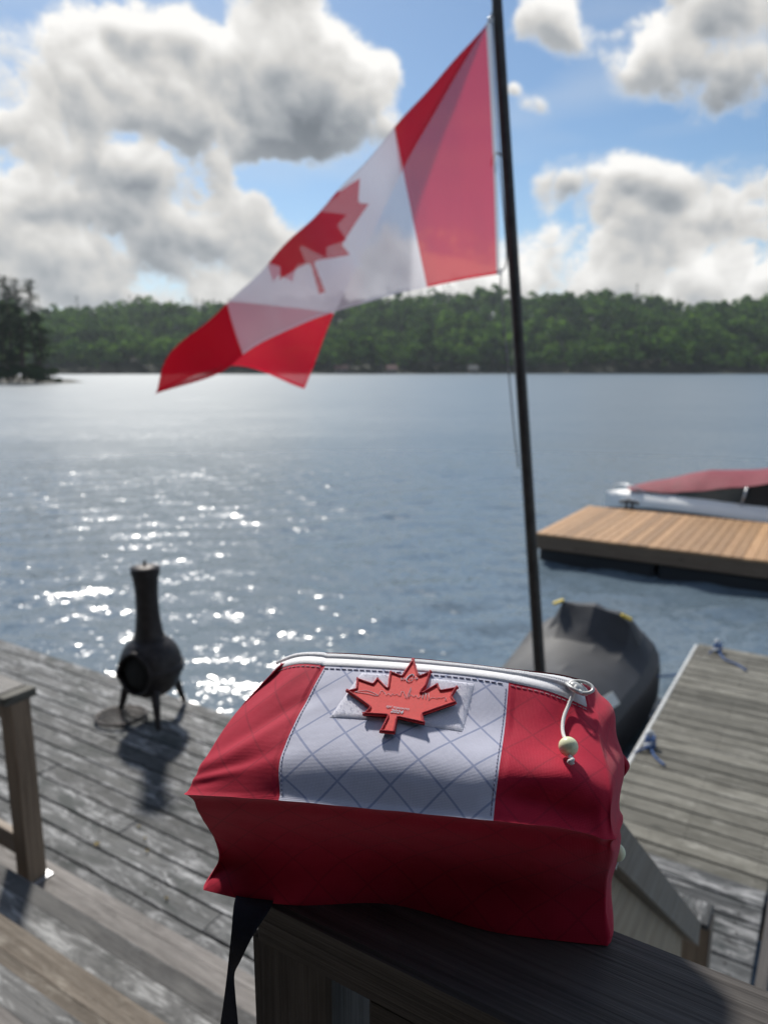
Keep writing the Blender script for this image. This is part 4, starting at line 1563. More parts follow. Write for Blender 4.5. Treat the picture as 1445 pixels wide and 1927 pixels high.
sp = at_z(690, 1914, RZ - 0.1)

# upper deck floor the camera stands over
ud = link('upper_deck_floor', box_mesh(7.0, 3.4, 0.06, 0.004, M_step), None, None, frameM(F(-1.2, -1.22, EYE - 1.40), ANG))
tag(ud, 'upper deck floor', kind='structure')
M_siding = wood_mat('dark_siding', (0.020, 0.014, 0.010), (0.055, 0.040, 0.030), (0.06, 0.045, 0.035), rough=0.7, bleach_amt=0.0)
M_shingle = simple_mat('dark_shingles', (0.035, 0.034, 0.034), 0.9, 0, 0.3, 6)
sky_block = thing('sky_blocking_cottage', 'added unseen cottage wall and eave blocking sky light behind the upper deck', 'cottage', F(-0.5, -1.7, EYE - 1.37), ANG)  # added out of view: dark wall and eave cut sky light from behind
box('wall', M_siding, (11.0, 0.16, 2.75), frameM(F(-0.5, -1.65, EYE - 1.368 + 1.375), ANG), sky_block)
box('roof', M_shingle, (11.8, 4.6, 0.14), frameM(F(-0.5, -2.35, EYE + 1.95), ANG, 0, R(-20)), sky_block)
box('door', M_post, (0.95, 0.05, 2.05), frameM(F(1.5, -1.55, EYE - 1.368 + 1.03), ANG), sky_block)
box('window', M_glass, (1.6, 0.05, 1.1), frameM(F(-1.2, -1.55, EYE + 0.1), ANG), sky_block)

# ------------------------------------------------------------------ the bag
CSEG = [0, .12, .25, .5, .75, .88, 1.0]
ROWPX = [
    [(383, 1675), (455, 1692), (545, 1703), (735, 1702), (935, 1755), (1040, 1769), (1143, 1780)],
    [(413, 1605), (480, 1602), (540, 1604), (740, 1625), (930, 1652), (1040, 1672), (1140, 1672)],
    [(350, 1493), (440, 1497), (527, 1501), (735, 1522), (928, 1541), (1045, 1558), (1155, 1578)],
    [(384, 1432), (455, 1428), (529, 1424), (735, 1430), (938, 1452), (1050, 1468), (1150, 1488)],
    [(447, 1338), (505, 1330), (572, 1328), (760, 1338), (950, 1365), (1050, 1378), (1130, 1398)],
    [(514, 1264), (556, 1253), (612, 1254), (780, 1263), (957, 1284), (1050, 1308), (1110, 1334)],
    [(524, 1249), (562, 1235), (620, 1232), (790, 1243), (960, 1262), (1050, 1272), (1098, 1283)],
]
YC = [None, .463, .420, .440, .478, .512, .530]
GR = [(1146, 1752, None), (1152, 1640, .475), (1166, 1530, .470), (1170, 1440, .485), (1163, 1372, .505), (1143, 1320, .520), (1114, 1290, .532)]
GL = [(392, 1652, None), (420, 1590, .500), (374, 1480, .490), (402, 1416, .500), (463, 1326, .522), (521, 1257, .537), (530, 1247, .546)]
DB = [.050, .060, .055, .048, .036, .020, .004]
NC, NG, NB = 181, 14, 60
cc = np.linspace(0, 1, NC)
loops = []
for r in range(7):
    pts = []
    for c_, (px, py) in zip(CSEG, ROWPX[r]):
        if r == 0:
            p = at_z(px, py, RZ + 0.0012)
        else:
            p = at_y(px, py, YC[r] + (0.5 - c_) * 0.05 + 0.010 * abs(2 * c_ - 1) ** 4 - (0.008 * c_ ** 3 if r == 1 else 0))
        pts.append(list(p))
    front = interp_cols(CSEG, np.array(pts), cc)
    gp = []
    for (px, py, Y), sgn in ((GR[r], 1), (GL[r], -1)):
        p = at_z(px, py, RZ + 0.0012) if Y is None else at_y(px, py, Y)
        gp.append(np.array(p))
    back_r = gp[0] + np.array([-0.010, DB[r], 0.0])
    back_l = gp[1] + np.array([0.014, DB[r], 0.0])
    if r == 6:
        back_r = front[-1] + np.array([0.0, 0.006, -0.001])
        back_l = front[0] + np.array([0.0, 0.006, -0.001])
    gr = spline([front[-1], gp[0], back_r], NG + 2)[1:-1]
    gl = spline([back_l, gp[1], front[0]], NG + 2)[1:-1]
    tb = np.linspace(0, 1, NB)[:, None]
    back = back_r * (1 - tb) + back_l * tb
    if r == 6:
        back[:, 1] = np.interp(back[:, 0], front[:, 0], front[:, 1]) + 0.006
        back[:, 2] = np.interp(back[:, 0], front[:, 0], front[:, 2]) - 0.0008
    elif r == 5:
        back[:, 2] -= 0.012
    elif r > 0:
        back[:, 1] += 0.012 * np.sin(math.pi * tb[:, 0])
        back[:, 2] -= 0.01
    loops.append(np.concatenate([front, gr, back, gl]))
LP = np.array(loops)
nl, nu = 46, 84
lo_r = np.linspace(0, 2, nl)
up_r = np.linspace(2, 6, nu)


def rows_interp(idx, out):
    A = LP[idx].reshape(len(idx), -1)
    return interp_cols(idx, A, out).reshape(len(out), LP.shape[1], 3)


BG = np.concatenate([rows_interp([0, 1, 2], lo_r), rows_interp([2, 3, 4, 5, 6], up_r)[1:]])
rowp = np.concatenate([lo_r, up_r[1:]])
NW = BG.shape[1]


def grid_normals(P, closed=True):
    du = np.roll(P, -1, 1) - np.roll(P, 1, 1)
    dv = np.gradient(P, axis=0)
    n_ = np.cross(du, dv)
    return n_ / (np.linalg.norm(n_, axis=2)[..., None] + 1e-12)


NN = grid_normals(BG)
cfull = np.concatenate([cc, np.full(NG, 1.05), np.linspace(1.1, 1.9, NB), np.full(NG, 1.95)])
RR, CCc = np.meshgrid(rowp, cfull, indexing='ij')


def bump2(r0, c0, sr, sc, rot=0.0):
    a, b = (RR - r0), (CCc - c0)
    x = a * math.cos(rot) + b * 4 * math.sin(rot)
    y = -a * math.sin(rot) + b * 4 * math.cos(rot)
    return np.exp(-(x / sr) ** 2 - (y / (sc * 4)) ** 2)


disp = 0.0010 * vnoise(BG, 55.0, 8, 2) + 0.00022 * vnoise(BG, 190.0, 9, 2)
red_w = 1 - 0.75 * ((CCc > 0.235) & (CCc < 0.765) & (RR > 2))
disp *= red_w
disp += -0.0085 * bump2(2.42, 0.90, 0.36, 0.075) + 0.0050 * bump2(3.05, 0.905, 0.40, 0.07)
disp += -0.0050 * bump2(2.5, 0.80, 0.30, 0.05, 0.3) + 0.0022 * bump2(2.25, 0.975, 0.5, 0.012)
disp += -0.0035 * bump2(4.3, 0.90, 0.5, 0.05)
# left corner gathers
for (r0, c0, s, rot, a) in ((2.62, 0.06, 0.45, 0.9, 0.0026), (2.85, 0.11, 0.6, 1.0, -0.0026), (3.2, 0.09, 0.8, 0.8, 0.0018), (2.4, 0.035, 0.3, 0.7, -0.0018), (3.7, 0.15, 0.7, 0.75, -0.0020), (4.2, 0.10, 0.6, 0.5, 0.0014)):
    disp += 0.72 * a * bump2(r0, c0, s, 0.036, rot)
disp += 0.0016 * np.exp(-((RR - 2.0) / 0.030) ** 2) - 0.0018 * np.exp(-((RR - 1.86) / 0.08) ** 2)
disp += -0.004 * bump2(1.0, 0.5, 0.5, 0.25) + 0.003 * bump2(0.7, 0.85, 0.5, 0.10) + 0.003 * bump2(0.6, 0.12, 0.5, 0.08)
disp += (0.0014 * np.sin(RR * 4.2 + 1.0) * np.exp(-((CCc - 1.05) / 0.03) ** 2))
disp *= np.clip(RR / 0.12, 0, 1)
disp *= np.clip((6 - RR) / 0.3, 0, 1)
BG = BG + NN * disp[..., None]
NN = grid_normals(BG)
# uv in metres along the cloth
u_len = np.concatenate([[0], np.cumsum(np.linalg.norm(np.diff(BG[nl + 20], axis=0), axis=1))])
v_len = np.concatenate([[0], np.cumsum(np.linalg.norm(np.diff(BG[:, NC // 2], axis=0), axis=1))])
UVB = np.stack(np.meshgrid(u_len, v_len), -1)

bag_o = Vector(BG[0, NC // 2])
bag = thing('bag', 'red and white zip bag with maple leaf patch resting on the railing', 'bag', bag_o)


def fabric_mat(name, col, line, lw=0.0009, lstr=0.8, sp=0.0250, rough=0.72, spec=0.25, seedv=0.0):
    m, nt, b = new_mat(name)
    uv = nt.node('ShaderNodeUVMap').outputs[0]
    r = nt.mapping(uv, loc=(seedv, 0.004, 0), rot=(0, 0, R(45)))
    sx = nt.node('ShaderNodeSeparateXYZ')
    nt.put(sx.inputs[0], r)
    ms = []
    for ax in ('X', 'Y'):
        f = nt.math('PINGPONG', sx.outputs[ax], sp / 2)
        ms.append(nt.maprange(f, lw * 0.5, lw * 1.1, 1, 0, True))
    mk = nt.math('MULTIPLY', nt.math('MAXIMUM', ms[0], ms[1]), lstr)
    n = nt.noise(uv, 60, 4, 0.6)
    c = nt.ramp(n, [(0.3, tuple(x * 0.93 for x in col)), (0.7, tuple(min(1, x * 1.05) for x in col))])
    c = nt.mix(mk, c, line)
    nt.put(b.inputs['Base Color'], c)
    b.inputs['Roughness'].default_value = rough
    b.inputs['Specular IOR Level'].default_value = spec
    b.inputs['Sheen Weight'].default_value = 0.15
    b.inputs['Sheen Roughness'].default_value = 0.4
    # woven texture
    wx = nt.node('ShaderNodeTexWave', wave_type='BANDS', bands_direction='X')
    nt.put(wx.inputs['Vector'], uv)
    wx.inputs['Scale'].default_value = 330
    wy = nt.node('ShaderNodeTexWave', wave_type='BANDS', bands_direction='Y')
    nt.put(wy.inputs['Vector'], uv)
    wy.inputs['Scale'].default_value = 330
    bn = nt.node('ShaderNodeBump')
    bn.inputs['Strength'].default_value = 0.28
    bn.inputs['Distance'].default_value = 0.0004
    h = nt.math('ADD', nt.math('MULTIPLY', wx.outputs['Fac'], wy.outputs['Fac']), nt.math('MULTIPLY', nt.noise(uv, 260, 3, 0.6), 1.2))
    nt.put(bn.inputs['Height'], h)
    nt.put(b.inputs['Normal'], bn.outputs[0])
    return m


M_red = fabric_mat('red_ripstop', (0.50, 0.009, 0.042), (0.30, 0.006, 0.030), lstr=0.5)
M_wht = fabric_mat('white_ripstop', (0.64, 0.65, 0.78), (0.24, 0.29, 0.48), lstr=0.75)
M_zip = simple_mat('zipper_tape', (0.84, 0.84, 0.87), 0.55, 0, 0.05, 400, 0.3, 1500)
M_zipm = simple_mat('zipper_metal', (0.62, 0.63, 0.62), 0.35, 0.2, 0.08, 200)
M_cord = simple_mat('white_cord', (0.72, 0.72, 0.70), 0.7, 0, 0.12, 900, 0.4, 1500)
M_bead = simple_mat('glow_bead', (0.86, 0.88, 0.58), 0.25, 0, 0.06, 200)
M_thread = simple_mat('white_thread', (0.62, 0.62, 0.68), 0.8)
M_threadg = simple_mat('grey_thread', (0.20, 0.20, 0.30), 0.8)
M_velcro = simple_mat('lilac_velcro', (0.80, 0.80, 0.95), 0.95, 0, 0.15, 1400, 0.25, 1600)
M_patch = simple_mat('patch_red', (0.76, 0.045, 0.042), 0.65, 0, 0.08, 500, 0.3, 2500)
M_patchb = simple_mat('patch_border_red', (0.60, 0.012, 0.035), 0.5, 0, 0.3, 1500, 0.8, 2200)
M_patchk = simple_mat('patch_backing', (0.02, 0.02, 0.03), 0.95, 0, 0.3, 1500, 0.8, 1800)

iL, iR = int(round(0.25 * (NC - 1))), int(round(0.75 * (NC - 1)))
cap_row = 0.5 * (BG[-1:, :] + BG[-1:, ::1])


def sub_mesh(name, P, UV, mask):
    nr, nc = P.shape[:2]
    r_, c_ = np.nonzero(mask)
    a = r_ * nc + c_
    b = r_ * nc + (c_ + 1) % nc
    f = np.stack([a, b, b + nc, a + nc], -1)
    used, inv = np.unique(f.ravel(), return_inverse=True)
    me = bpy.data.meshes.new(name)
    fi = inv.reshape(-1, 4)
    np_mesh(me, P.reshape(-1, 3)[used] - np.array(bag_o), fi)
    ul = me.uv_layers.new(name='UVMap')
    ul.data.foreach_set('uv', UV.reshape(-1, 2)[used][inv].astype(np.float32).ravel())
    me.shade_smooth()
    return me


mask = np.ones((BG.shape[0] - 1, NW), bool)
pm = np.zeros_like(mask)
pm[nl - 1:nl - 1 + int((nu - 1) * 0.75) + 1, iL:iR] = True
ci = np.arange(NW)
lowm = np.zeros_like(mask)
lowm[:nl - 1, :] = True
BO = Matrix.Translation(bag_o)
link('front_panel', sub_mesh('front_panel', BG, UVB, pm), M_wht, bag, BO)['label'] = 'white panel with blue diamond grid'
link('lower_face', sub_mesh('lower_face', BG, UVB, lowm), M_red, bag, BO)
link('upper_body', sub_mesh('upper_body', BG, UVB, mask & ~pm & ~lowm), M_red, bag, BO)
bvh = BVHTree.FromPolygons([Vector(p) for p in BG.reshape(-1, 3)], [tuple(q) for q in (lambda r_, c_: np.stack([r_ * NW + c_, r_ * NW + (c_ + 1) % NW, (r_ + 1) * NW + (c_ + 1) % NW, (r_ + 1) * NW + c_], -1).reshape(-1, 4))(*np.meshgrid(np.arange(BG.shape[0] - 1), np.arange(NW), indexing='ij'))])
EYEV = Vector((0, 0, EYE))


def hit(px, py, off=0.0):
    d = ray(px, py).normalized()
    loc, nrm, _, _ = bvh.ray_cast(EYEV, d)
    if loc is None:
        return None
    if nrm.dot(d) > 0:
        nrm = -nrm
    return loc + nrm * off


def surf(r_, c_, off=0.0):
    """point on the front cloth at row r_, column c_ (0..1), lifted off along the normal"""
    ri = float(np.interp(r_, rowp, np.arange(len(rowp))))
    ci_ = c_ * (NC - 1)
    r0, c0 = int(min(ri, len(rowp) - 2)), int(min(ci_, NC - 2))
    fr, fc = ri - r0, ci_ - c0

    def bl(A):
        return (A[r0, c0] * (1 - fr) * (1 - fc) + A[r0 + 1, c0] * fr * (1 - fc) + A[r0, c0 + 1] * (1 - fr) * fc + A[r0 + 1, c0 + 1] * fr * fc)
    p, n_ = bl(BG), bl(NN)
    n_ = n_ / np.linalg.norm(n_)
    if n_ @ (np.array(EYEV) - p) < 0:
        n_ = -n_
    return Vector(p + n_ * off)


def bagpart(name, bm, mat, smooth=True, parent=None):
    """bm in world coordinates"""
    bmesh.ops.translate(bm, vec=-bag_o, verts=bm.verts)
    return link(name, bm_mesh(name, bm, smooth), mat, parent or bag, BO)


# zipper: two tapes with a coil between
zc = np.linspace(0.004, 0.985, 120)
prof = [(5.00, 0.0002), (5.04, 0.0010), (5.40, 0.0010), (5.42, 0.0004), (5.44, 0.0016), (5.52, 0.0027), (5.60, 0.0024), (5.62, 0.0018), (5.64, 0.0024), (5.72, 0.0027), (5.80, 0.0016), (5.82, 0.0008), (5.95, 0.0010), (5.98, 0.0002)]
rows = np.array([[list(surf(a, c_, o) - bag_o) for c_ in zc] for a, o in prof])
link('zipper', grid_mesh('zipper', rows, flip=False), M_zip, bag, BO)
bm = bmesh.new()
for c_ in np.linspace(0.01, 0.955, 150):
    a, b = surf(5.48, c_, 0.0026), surf(5.74, c_, 0.0026)
    tube(bm, [a, a.lerp(b, 0.5) + Vector((0, -0.0002, 0.0003)), b], 0.00026, 4, False)
o = bagpart('zipper_teeth', bm, M_zip)
o['kind'] = 'stuff'


def stitches(pts, step, ln, rad, mat, name):
    P = np.array([list(p) for p in pts])
    L = np.concatenate([[0], np.cumsum(np.linalg.norm(np.diff(P, axis=0), axis=1))])
    bm = bmesh.new()
    s = 0.0
    while s + ln < L[-1]:
        q = [Vector([np.interp(x, L, P[:, k]) for k in range(3)]) for x in (s, s + ln / 2, s + ln)]
        tube(bm, q, rad, 5)
        s += step
    ob = bagpart(name, bm, mat)
    ob['kind'] = 'stuff'
    return ob


stitches([surf(4.90, c_, 0.0004) for c_ in np.linspace(0.02, 0.245, 60)], 0.0042, 0.0030, 0.00030, M_thread, 'stitching')
stitches([surf(4.90, c_, 0.0004) for c_ in np.linspace(0.252, 0.748, 100)], 0.0046, 0.0034, 0.00036, M_threadg, 'stitching')
stitches([surf(4.90, c_, 0.0004) for c_ in np.linspace(0.755, 0.985, 60)], 0.0042, 0.0030, 0.00030, M_thread, 'stitching')
stitches([surf(r_, 0.256, 0.0003) for r_ in np.linspace(2.05, 4.86, 90)], 0.0030, 0.0021, 0.00026, M_threadg, 'stitching')
stitches([surf(r_, 0.744, 0.0003) for r_ in np.linspace(2.05, 4.86, 90)], 0.0030, 0.0021, 0.00026, M_threadg, 'stitching')
stitches([surf(5.985, c_, 0.0004) for c_ in np.linspace(0.72, 0.97, 50)], 0.0042, 0.0030, 0.00025, M_thread, 'stitching')

# velcro field
vr = np.linspace(0, 1, 24)
vc = np.linspace(0, 1, 40)
rows = []
for a in vr:
    line = []
    for b in vc:
        r_ = 3.76 + (4.82 - 3.76) * a - 0.04 * b
        c_ = (0.335 + 0.032 * a) * (1 - b) + (0.650 + 0.012 * a) * b
        e = min(a, 1 - a, b, 1 - b)
        line.append(list(surf(r_, c_, 0.0002 + 0.0011 * min(1, e / 0.03)) - bag_o))
    rows.append(line)
link('velcro_patch', grid_mesh('velcro_patch', np.array(rows)), M_velcro, bag, BO)
bm = bmesh.new()
g = random.Random(5)
for _ in range(1500):
    a, b = g.uniform(0.02, 0.98), g.uniform(0.01, 0.99)
    r_ = 3.76 + (4.82 - 3.76) * a - 0.04 * b
    c_ = (0.335 + 0.032 * a) * (1 - b) + (0.650 + 0.012 * a) * b
    p = surf(r_, c_, 0.0012)
    q = p + Vector((g.uniform(-1, 1) * 0.0007, g.uniform(-1, 1) * 0.0007, g.uniform(0.0002, 0.0010)))
    q2 = p + Vector((g.uniform(-1, 1) * 0.0010, g.uniform(-1, 1) * 0.0010, 0.0))
    s_ = 0.00012
    v1 = [bm.verts.new(x) for x in (p, p + Vector((s_, s_, 0)), q + Vector((s_, s_, 0)), q)]
    bm.faces.new(v1)
    v2 = [bm.verts.new(x) for x in (q, q + Vector((s_, s_, 0)), q2 + Vector((s_, s_, 0)), q2)]
    bm.faces.new(v2)
o = bagpart('velcro_fuzz', bm, M_velcro, False)
o['kind'] = 'stuff'

# maple leaf patch: a stiff plane lying on the velcro
pc = surf(4.24, 0.49, 0.0)
pn = (surf(4.24, 0.49, 1.0) - pc).normalized()
pn = (pn + 0.10 * SUN_DIR).normalized()
P0 = pc + pn * 0.0034
LEAFPX = [(815, 95), (868, 268), (992, 220), (940, 375), (890, 432), (1050, 340), (1078, 405), (1250, 375), (1190, 470), (1235, 535), (908, 648), (925, 740), (662, 682),
          (632, 832), (482, 818), (560, 662), (318, 648), (388, 578), (155, 413), (255, 392), (264, 286), (420, 342), (465, 285), (562, 385), (585, 222), (700, 265)]


def on_patch(zx, zy, off=0.0):
    d = ray(620 + zx / 5.16, 1220 + zy / 5.16)
    k = (P0 - EYEV).dot(pn) / d.dot(pn)
    return EYEV + d * k + pn * off


patch_o = on_patch(650, 500)
PM = Matrix.Translation(patch_o)
bm = bmesh.new()
dense = []
n_ = len(LEAFPX)
for i in range(n_):
    a, b = LEAFPX[i], LEAFPX[(i + 1) % n_]
    for k in range(5):
        dense.append((a[0] + (b[0] - a[0]) * k / 5, a[1] + (b[1] - a[1]) * k / 5))
top_v = [bm.verts.new(on_patch(x, y, 0.0004) - patch_o) for x, y in dense]
bot_v = [bm.verts.new(on_patch(x, y, -0.0005) - patch_o) for x, y in dense]
bm.faces.new(top_v)
for i in range(len(dense)):
    j = (i + 1) % len(dense)
    bm.faces.new((top_v[i], bot_v[i], bot_v[j], top_v[j]))
bmesh.ops.triangulate(bm, faces=[f for f in bm.faces if len(f.verts) > 4])
patch = link('leaf_patch', bm_mesh('leaf_patch', bm), M_patch, bag, PM)
patch['label'] = 'embroidered red maple leaf patch'


def patchpart(name, bm, mat, smooth=True):
    bmesh.ops.translate(bm, vec=-patch_o, verts=bm.verts)
    return link(name, bm_mesh(name, bm, smooth), mat, patch, PM)


# backing, slightly smaller, reaching down to the velcro
bm = bmesh.new()
cxm, cym = 700, 500
tv = [bm.verts.new(on_patch(cxm + (x - cxm) * 0.985, cym + (y - cym) * 0.985, -0.0006)) for x, y in dense]
bv = [bm.verts.new(on_patch(cxm + (x - cxm) * 0.96, cym + (y - cym) * 0.96, -0.0020)) for x, y in dense]
bm.faces.new(bv)
for i in range(len(dense)):
    j = (i + 1) % len(dense)
    bm.faces.new((tv[i], tv[j], bv[j], bv[i]))
bmesh.ops.triangulate(bm, faces=[f for f in bm.faces if len(f.verts) > 4])
patchpart('backing', bm, M_patchk, False)
# satin border
bd = []
for i in range(n_):
    a, b = Vector(LEAFPX[i]), Vector(LEAFPX[(i + 1) % n_])
    m_ = int(max(3, (b - a).length / 9))
    for k in range(m_):
        q = a.lerp(b, (k + 0.0) / m_)
        bd.append(q)
# inset
ctr = [Vector(q) for q in bd]
ins = []
area = sum(ctr[i].x * ctr[(i + 1) % len(ctr)].y - ctr[(i + 1) % len(ctr)].x * ctr[i].y for i in range(len(ctr)))
for i in range(len(ctr)):
    t_ = ctr[(i + 1) % len(ctr)] - ctr[i - 1]
    nn = Vector((-t_.y, t_.x)).normalized() * (1 if area > 0 else -1)
    ins.append(ctr[i] + nn * 13)
bm = bmesh.new()
tube(bm, [on_patch(q.x, q.y, 0.0004) for q in ins], [0.00112 + 0.00020 * (i % 2) for i in range(len(ins))], 8, False, 0.62, True)
patchpart('border', bm, M_patchb)
# stitched lettering
EXP = (on_patch(770, 577) - on_patch(610, 556)).normalized()
EYP = pn.cross(EXP).normalized()
EXP = EYP.cross(pn).normalized()


def lettering(name, text, zx, zy, width, shear=0.15, bold=0.0):
    cu = bpy.data.curves.new('lettering', 'FONT')
    cu.body = text
    cu.size = 1.0
    cu.shear = shear
    cu.offset = bold
    cu.extrude = 0.02
    cu.resolution_u = 3
    tmp = bpy.data.objects.new('tmp_text', cu)
    C.objects.link(tmp)
    dg = bpy.context.evaluated_depsgraph_get()
    me = bpy.data.meshes.new_from_object(tmp.evaluated_get(dg))
    bpy.data.objects.remove(tmp)
    bpy.data.curves.remove(cu)
    co = np.array([v.co[:] for v in me.vertices])
    sx = width / (co[:, 0].max() - co[:, 0].min())
    p = on_patch(zx, zy, 0.0008)
    Mx = Matrix(((EXP.x, EYP.x, pn.x, p.x), (EXP.y, EYP.y, pn.y, p.y), (EXP.z, EYP.z, pn.z, p.z), (0, 0, 0, 1)))
    me.transform(Matrix.Scale(sx, 4))
    me.materials.clear()
    return link(name, me, M_thread, patch, Mx)


dpx = (on_patch(770, 577) - on_patch(612, 556)).length / 160.0
lettering('lettering', 'TORONTO', 612, 588, 160 * dpx, 0.1, 0.02)
lettering('lettering', 'spi', 545, 578, 58 * dpx, 0.3, 0.0)
lettering('lettering', '2024', 588, 628, 124 * dpx, 0.2, 0.02)
# emblem: curly letter with an arrow through it
bm = bmesh.new()
tube(bm, [on_patch(x, y, 0.0009) for x, y in ((770, 305), (850, 300))], 0.00022, 4)
tube(bm, [on_patch(x, y, 0.0009) for x, y in ((690, 308), (755, 306))], 0.00018, 4)
for a in ((832, 285), (832, 316)):
    tube(bm, [on_patch(x, y, 0.0009) for x, y in (a, (857, 299))], 0.00022, 4)
for x0 in (692, 718):
    for dy in (-14, 14):
        tube(bm, [on_patch(x, y, 0.0009) for x, y in ((x0, 308 + dy), (x0 + 16, 306))], 0.00020, 4)
cp = spline([on_patch(x, y, 0.0009) for x, y in ((808, 285), (820, 268), (800, 262), (775, 275), (752, 300), (748, 322), (765, 334), (790, 328), (806, 316))], 26)
tube(bm, cp, [0.00024 + 0.00022 * math.sin(math.pi * min(1, k / 20)) for k in range(26)], 5)
patchpart('emblem', bm, M_thread)
# skyline stitched as one line, with the tower, and the stadium lens at the left
SKY = [(478, 462), (492, 440), (498, 418), (520, 420), (528, 436), (540, 440), (545, 462), (560, 462), (565, 446), (580, 446), (585, 464), (600, 466), (606, 450), (622, 452), (628, 466), (640, 452), (660, 452), (668, 466), (690, 468),
       (700, 425), (722, 428), (724, 452), (738, 456), (735, 490), (752, 492), (768, 440), (782, 412), (790, 378), (790, 412), (780, 440), (770, 492), (780, 462), (800, 460), (806, 474), (824, 478), (830, 462), (846, 466), (852, 488), (870, 490),
       (880, 470), (896, 472), (902, 500), (912, 445), (930, 440), (934, 505), (942, 444), (960, 440), (966, 480), (960, 512), (985, 488), (1010, 486), (1040, 494), (1060, 486), (1085, 490), (1110, 476), (1120, 490), (1130, 488), (1120, 512), (1140, 514)]
bm = bmesh.new()
tube(bm, [on_patch(x, y, 0.0007) for x, y in SKY], 0.00016, 4)
tube(bm, spline([on_patch(x, y, 0.0007) for x, y in ((248, 430), (300, 420), (370, 418), (440, 445), (475, 464))], 20), 0.00020, 4)
tube(bm, spline([on_patch(x, y, 0.0007) for x, y in ((248, 430), (320, 440), (380, 448), (430, 462), (475, 464))], 20), 0.00020, 4)
patchpart('skyline', bm, M_thread)

# zipper pull, cord and bead
pz = surf(5.35, 0.935, 0.004)
pull = None
A, B = surf(5.35, 0.900, 0.0055), surf(5.30, 0.985, 0.0060)
ax = (B - A)
side = (surf(5.9, 0.94, 0.004) - surf(4.9, 0.94, 0.004)).normalized()
nrm_ = ax.normalized().cross(side).normalized()
if nrm_.z < 0:
    nrm_ = -nrm_
mid = (A + B) / 2
bm = bmesh.new()
loop1 = [mid + ax * 0.50 * math.cos(t) * 0.85 + side * 0.0052 * math.sin(t) + nrm_ * (0.004 * math.cos(t) + 0.003) for t in np.linspace(0, 2 * math.pi, 29)[:-1]]
tube(bm, loop1, 0.0013, 8, False, 1, True)
loop2 = [A + ax * 0.18 + ax.normalized() * 0.0050 * math.cos(t) * 0.9 - side * 0.006 * math.sin(t) + nrm_ * (0.002 + 0.0042 * math.sin(t)) - side * 0.003 for t in np.linspace(0, 2 * math.pi, 25)[:-1]]
tube(bm, loop2, 0.0014, 8, False, 1, True)
pull = bagpart('zipper_pull', bm, M_zipm)
bm = bmesh.new()
bmesh.ops.create_uvsphere(bm, u_segments=14, v_segments=8, radius=1.0)
X3 = Matrix(((ax.normalized().x * 0.0075, side.x * 0.005, nrm_.x * 0.0026, 0), (ax.normalized().y * 0.0075, side.y * 0.005, nrm_.y * 0.0026, 0), (ax.normalized().z * 0.0075, side.z * 0.005, nrm_.z * 0.0026, 0), (0, 0, 0, 1)))
bmesh.ops.transform(bm, matrix=Matrix.Translation(mid + nrm_ * 0.001) @ X3, verts=bm.verts)
bagpart('slider', bm, M_zipm)


def sub(name, bm, mat, parent):
    bmesh.ops.translate(bm, vec=-bag_o, verts=bm.verts)
    return link(name, bm_mesh(name, bm, True), mat, parent, BO)


bc = hit(1063, 1424, 0.0078)
cpts = [A + ax * 0.30 + nrm_ * 0.002, A + ax * 0.2 + nrm_ * 0.003 - side * 0.004] + [hit(x, y, o_) for x, y, o_ in ((1066, 1330, .0030), (1058, 1352, .0026), (1055, 1375, .0030), (1057, 1398, .0052))] + [bc + Vector((0, 0, 0.003))]
bm = bmesh.new()
tube(bm, spline(cpts, 40), 0.0013, 8)
sub('cord', bm, M_cord, pull)
bm = bmesh.new()
bmesh.ops.create_uvsphere(bm, u_segments=32, v_segments=20, radius=0.0063)
bmesh.ops.translate(bm, vec=bc, verts=bm.verts)
sub('bead', bm, M_bead, pull)
dn = (hit(1069, 1446, 0.0045) - bc)
bm = bmesh.new()
kc = hit(1069, 1444, 0.0050)
tube(bm, spline([bc + dn * 0.6, kc + Vector((0.0014, 0, 0.0008)), kc + Vector((-0.0012, -0.0012, 0.0002)), kc + Vector((0.001, 0, -0.0014)), kc + Vector((0.0016, -0.0004, -0.0022))], 18), 0.0014, 7)
sub('knot', bm, M_cord, pull)
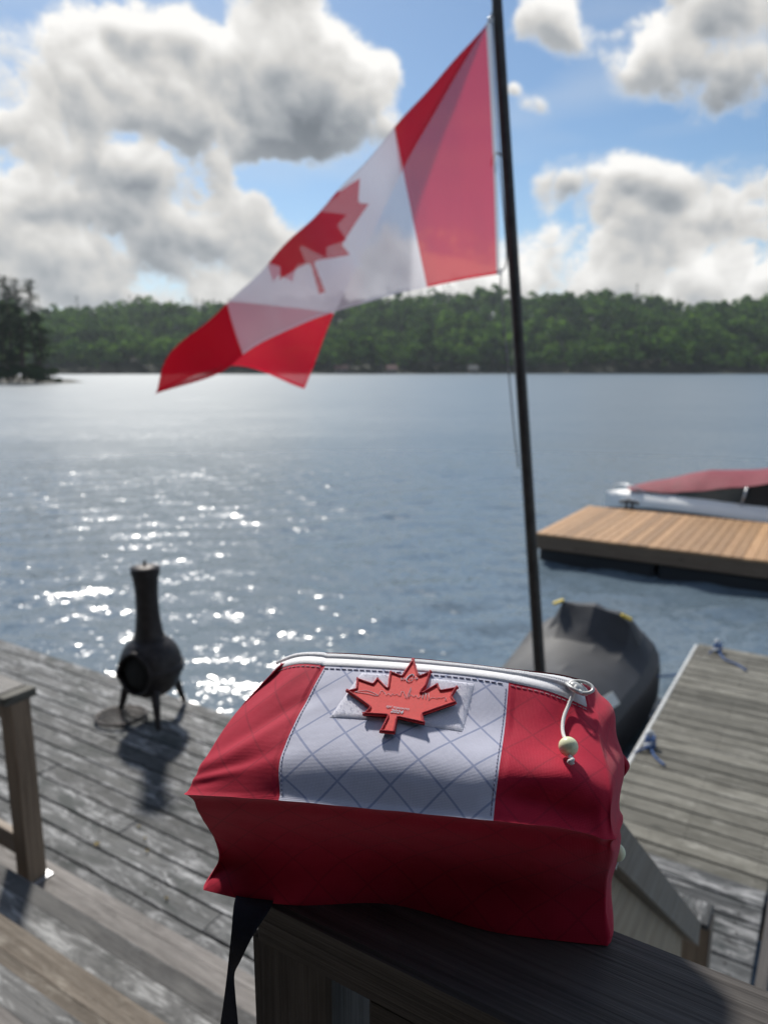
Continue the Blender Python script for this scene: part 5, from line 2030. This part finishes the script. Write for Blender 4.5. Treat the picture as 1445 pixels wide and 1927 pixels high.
# second pull hanging on the far side
b2 = at_y(1159, 1604, 0.462)
bm = bmesh.new()
bmesh.ops.create_uvsphere(bm, u_segments=32, v_segments=20, radius=0.0063)
bmesh.ops.translate(bm, vec=b2, verts=bm.verts)
bead2 = bagpart('side_bead', bm, M_bead)
bm = bmesh.new()
k2 = at_y(1156, 1627, 0.462)
tube(bm, spline([b2, k2 + Vector((0.0012, 0, 0.001)), k2 + Vector((-0.0014, -0.001, 0)), k2 + Vector((0.0008, 0, -0.0022))], 16), 0.0013, 7)
for dx in (-0.0012, 0.0002, 0.0016):
    tube(bm, [k2, k2 + Vector((dx, 0, -0.0042))], 0.0004, 4)
tube(bm, spline([b2, b2 + Vector((-0.004, 0.01, 0.02)), b2 + Vector((-0.006, 0.02, 0.05))], 12), 0.0013, 7)
sub('cord', bm, M_cord, bead2)
# webbing tab on the right gusset
t0 = at_y(1164, 1418, .492)
bm = bmesh.new()
tube(bm, spline([t0, t0 + Vector((0.0045, -0.004, -0.006)), t0 + Vector((0.0040, -0.004, -0.012)), t0 + Vector((-0.002, 0, -0.024))], 14), 0.0035, 8, True, 0.4)
bagpart('side_tab', bm, M_red)
# carrying strap hanging over the railing
LE = [(446, 1680), (440, 1705), (436, 1750), (431, 1800), (427, 1838), (421, 1885), (412, 1950), (400, 2060)]
RE = [(516, 1690), (509, 1710), (478, 1758), (454, 1806), (441, 1836), (443, 1880), (449, 1950), (452, 2060)]
YS = [.482, .462, .450, .447, .447, .449, .455, .462]
le = spline([at_y(x, y, Y) for (x, y), Y in zip(LE, YS)], 40)
re_ = spline([at_y(x, y, Y - 0.004 + 0.010 * (i > 3)) for i, ((x, y), Y) in enumerate(zip(RE, YS))], 40)
tw = np.linspace(0, 1, 9)[:, None, None]
G_ = le[None] * (1 - tw) + re_[None] * tw
G2 = np.concatenate([G_, G_[::-1] + np.array([0, 0.0016, 0])], 0)
link('strap', grid_mesh('strap', np.concatenate([G2, G2[:1]], 0) - np.array(bag_o)), M_strap, bag, BO)


# ------------------------------------------------------------------ air over the lake
hz_me = box_mesh(1700.0, 1560.0, 75.0, 0.0)
hz = bpy.data.objects.new('haze', hz_me.copy())
C.objects.link(hz)
hz.location = (0.37, 700.0, WATER_Z - 1.3 + 37.5)
hm = bpy.data.materials.new('lake_haze')
hm.use_nodes = True
hn = NT(hm.node_tree)
hn.n.clear()
pv = hn.node('ShaderNodeVolumePrincipled')
pv.inputs['Color'].default_value = (0.82, 0.92, 1.0, 1)
pv.inputs['Density'].default_value = 0.00014
pv.inputs['Anisotropy'].default_value = 0.4
ho = hn.node('ShaderNodeOutputMaterial')
hn.l.new(pv.outputs[0], ho.inputs['Volume'])
hz.data.materials.clear()
hz.data.materials.append(hm)
tag(hz, 'thin summer haze over the lake', kind='stuff')
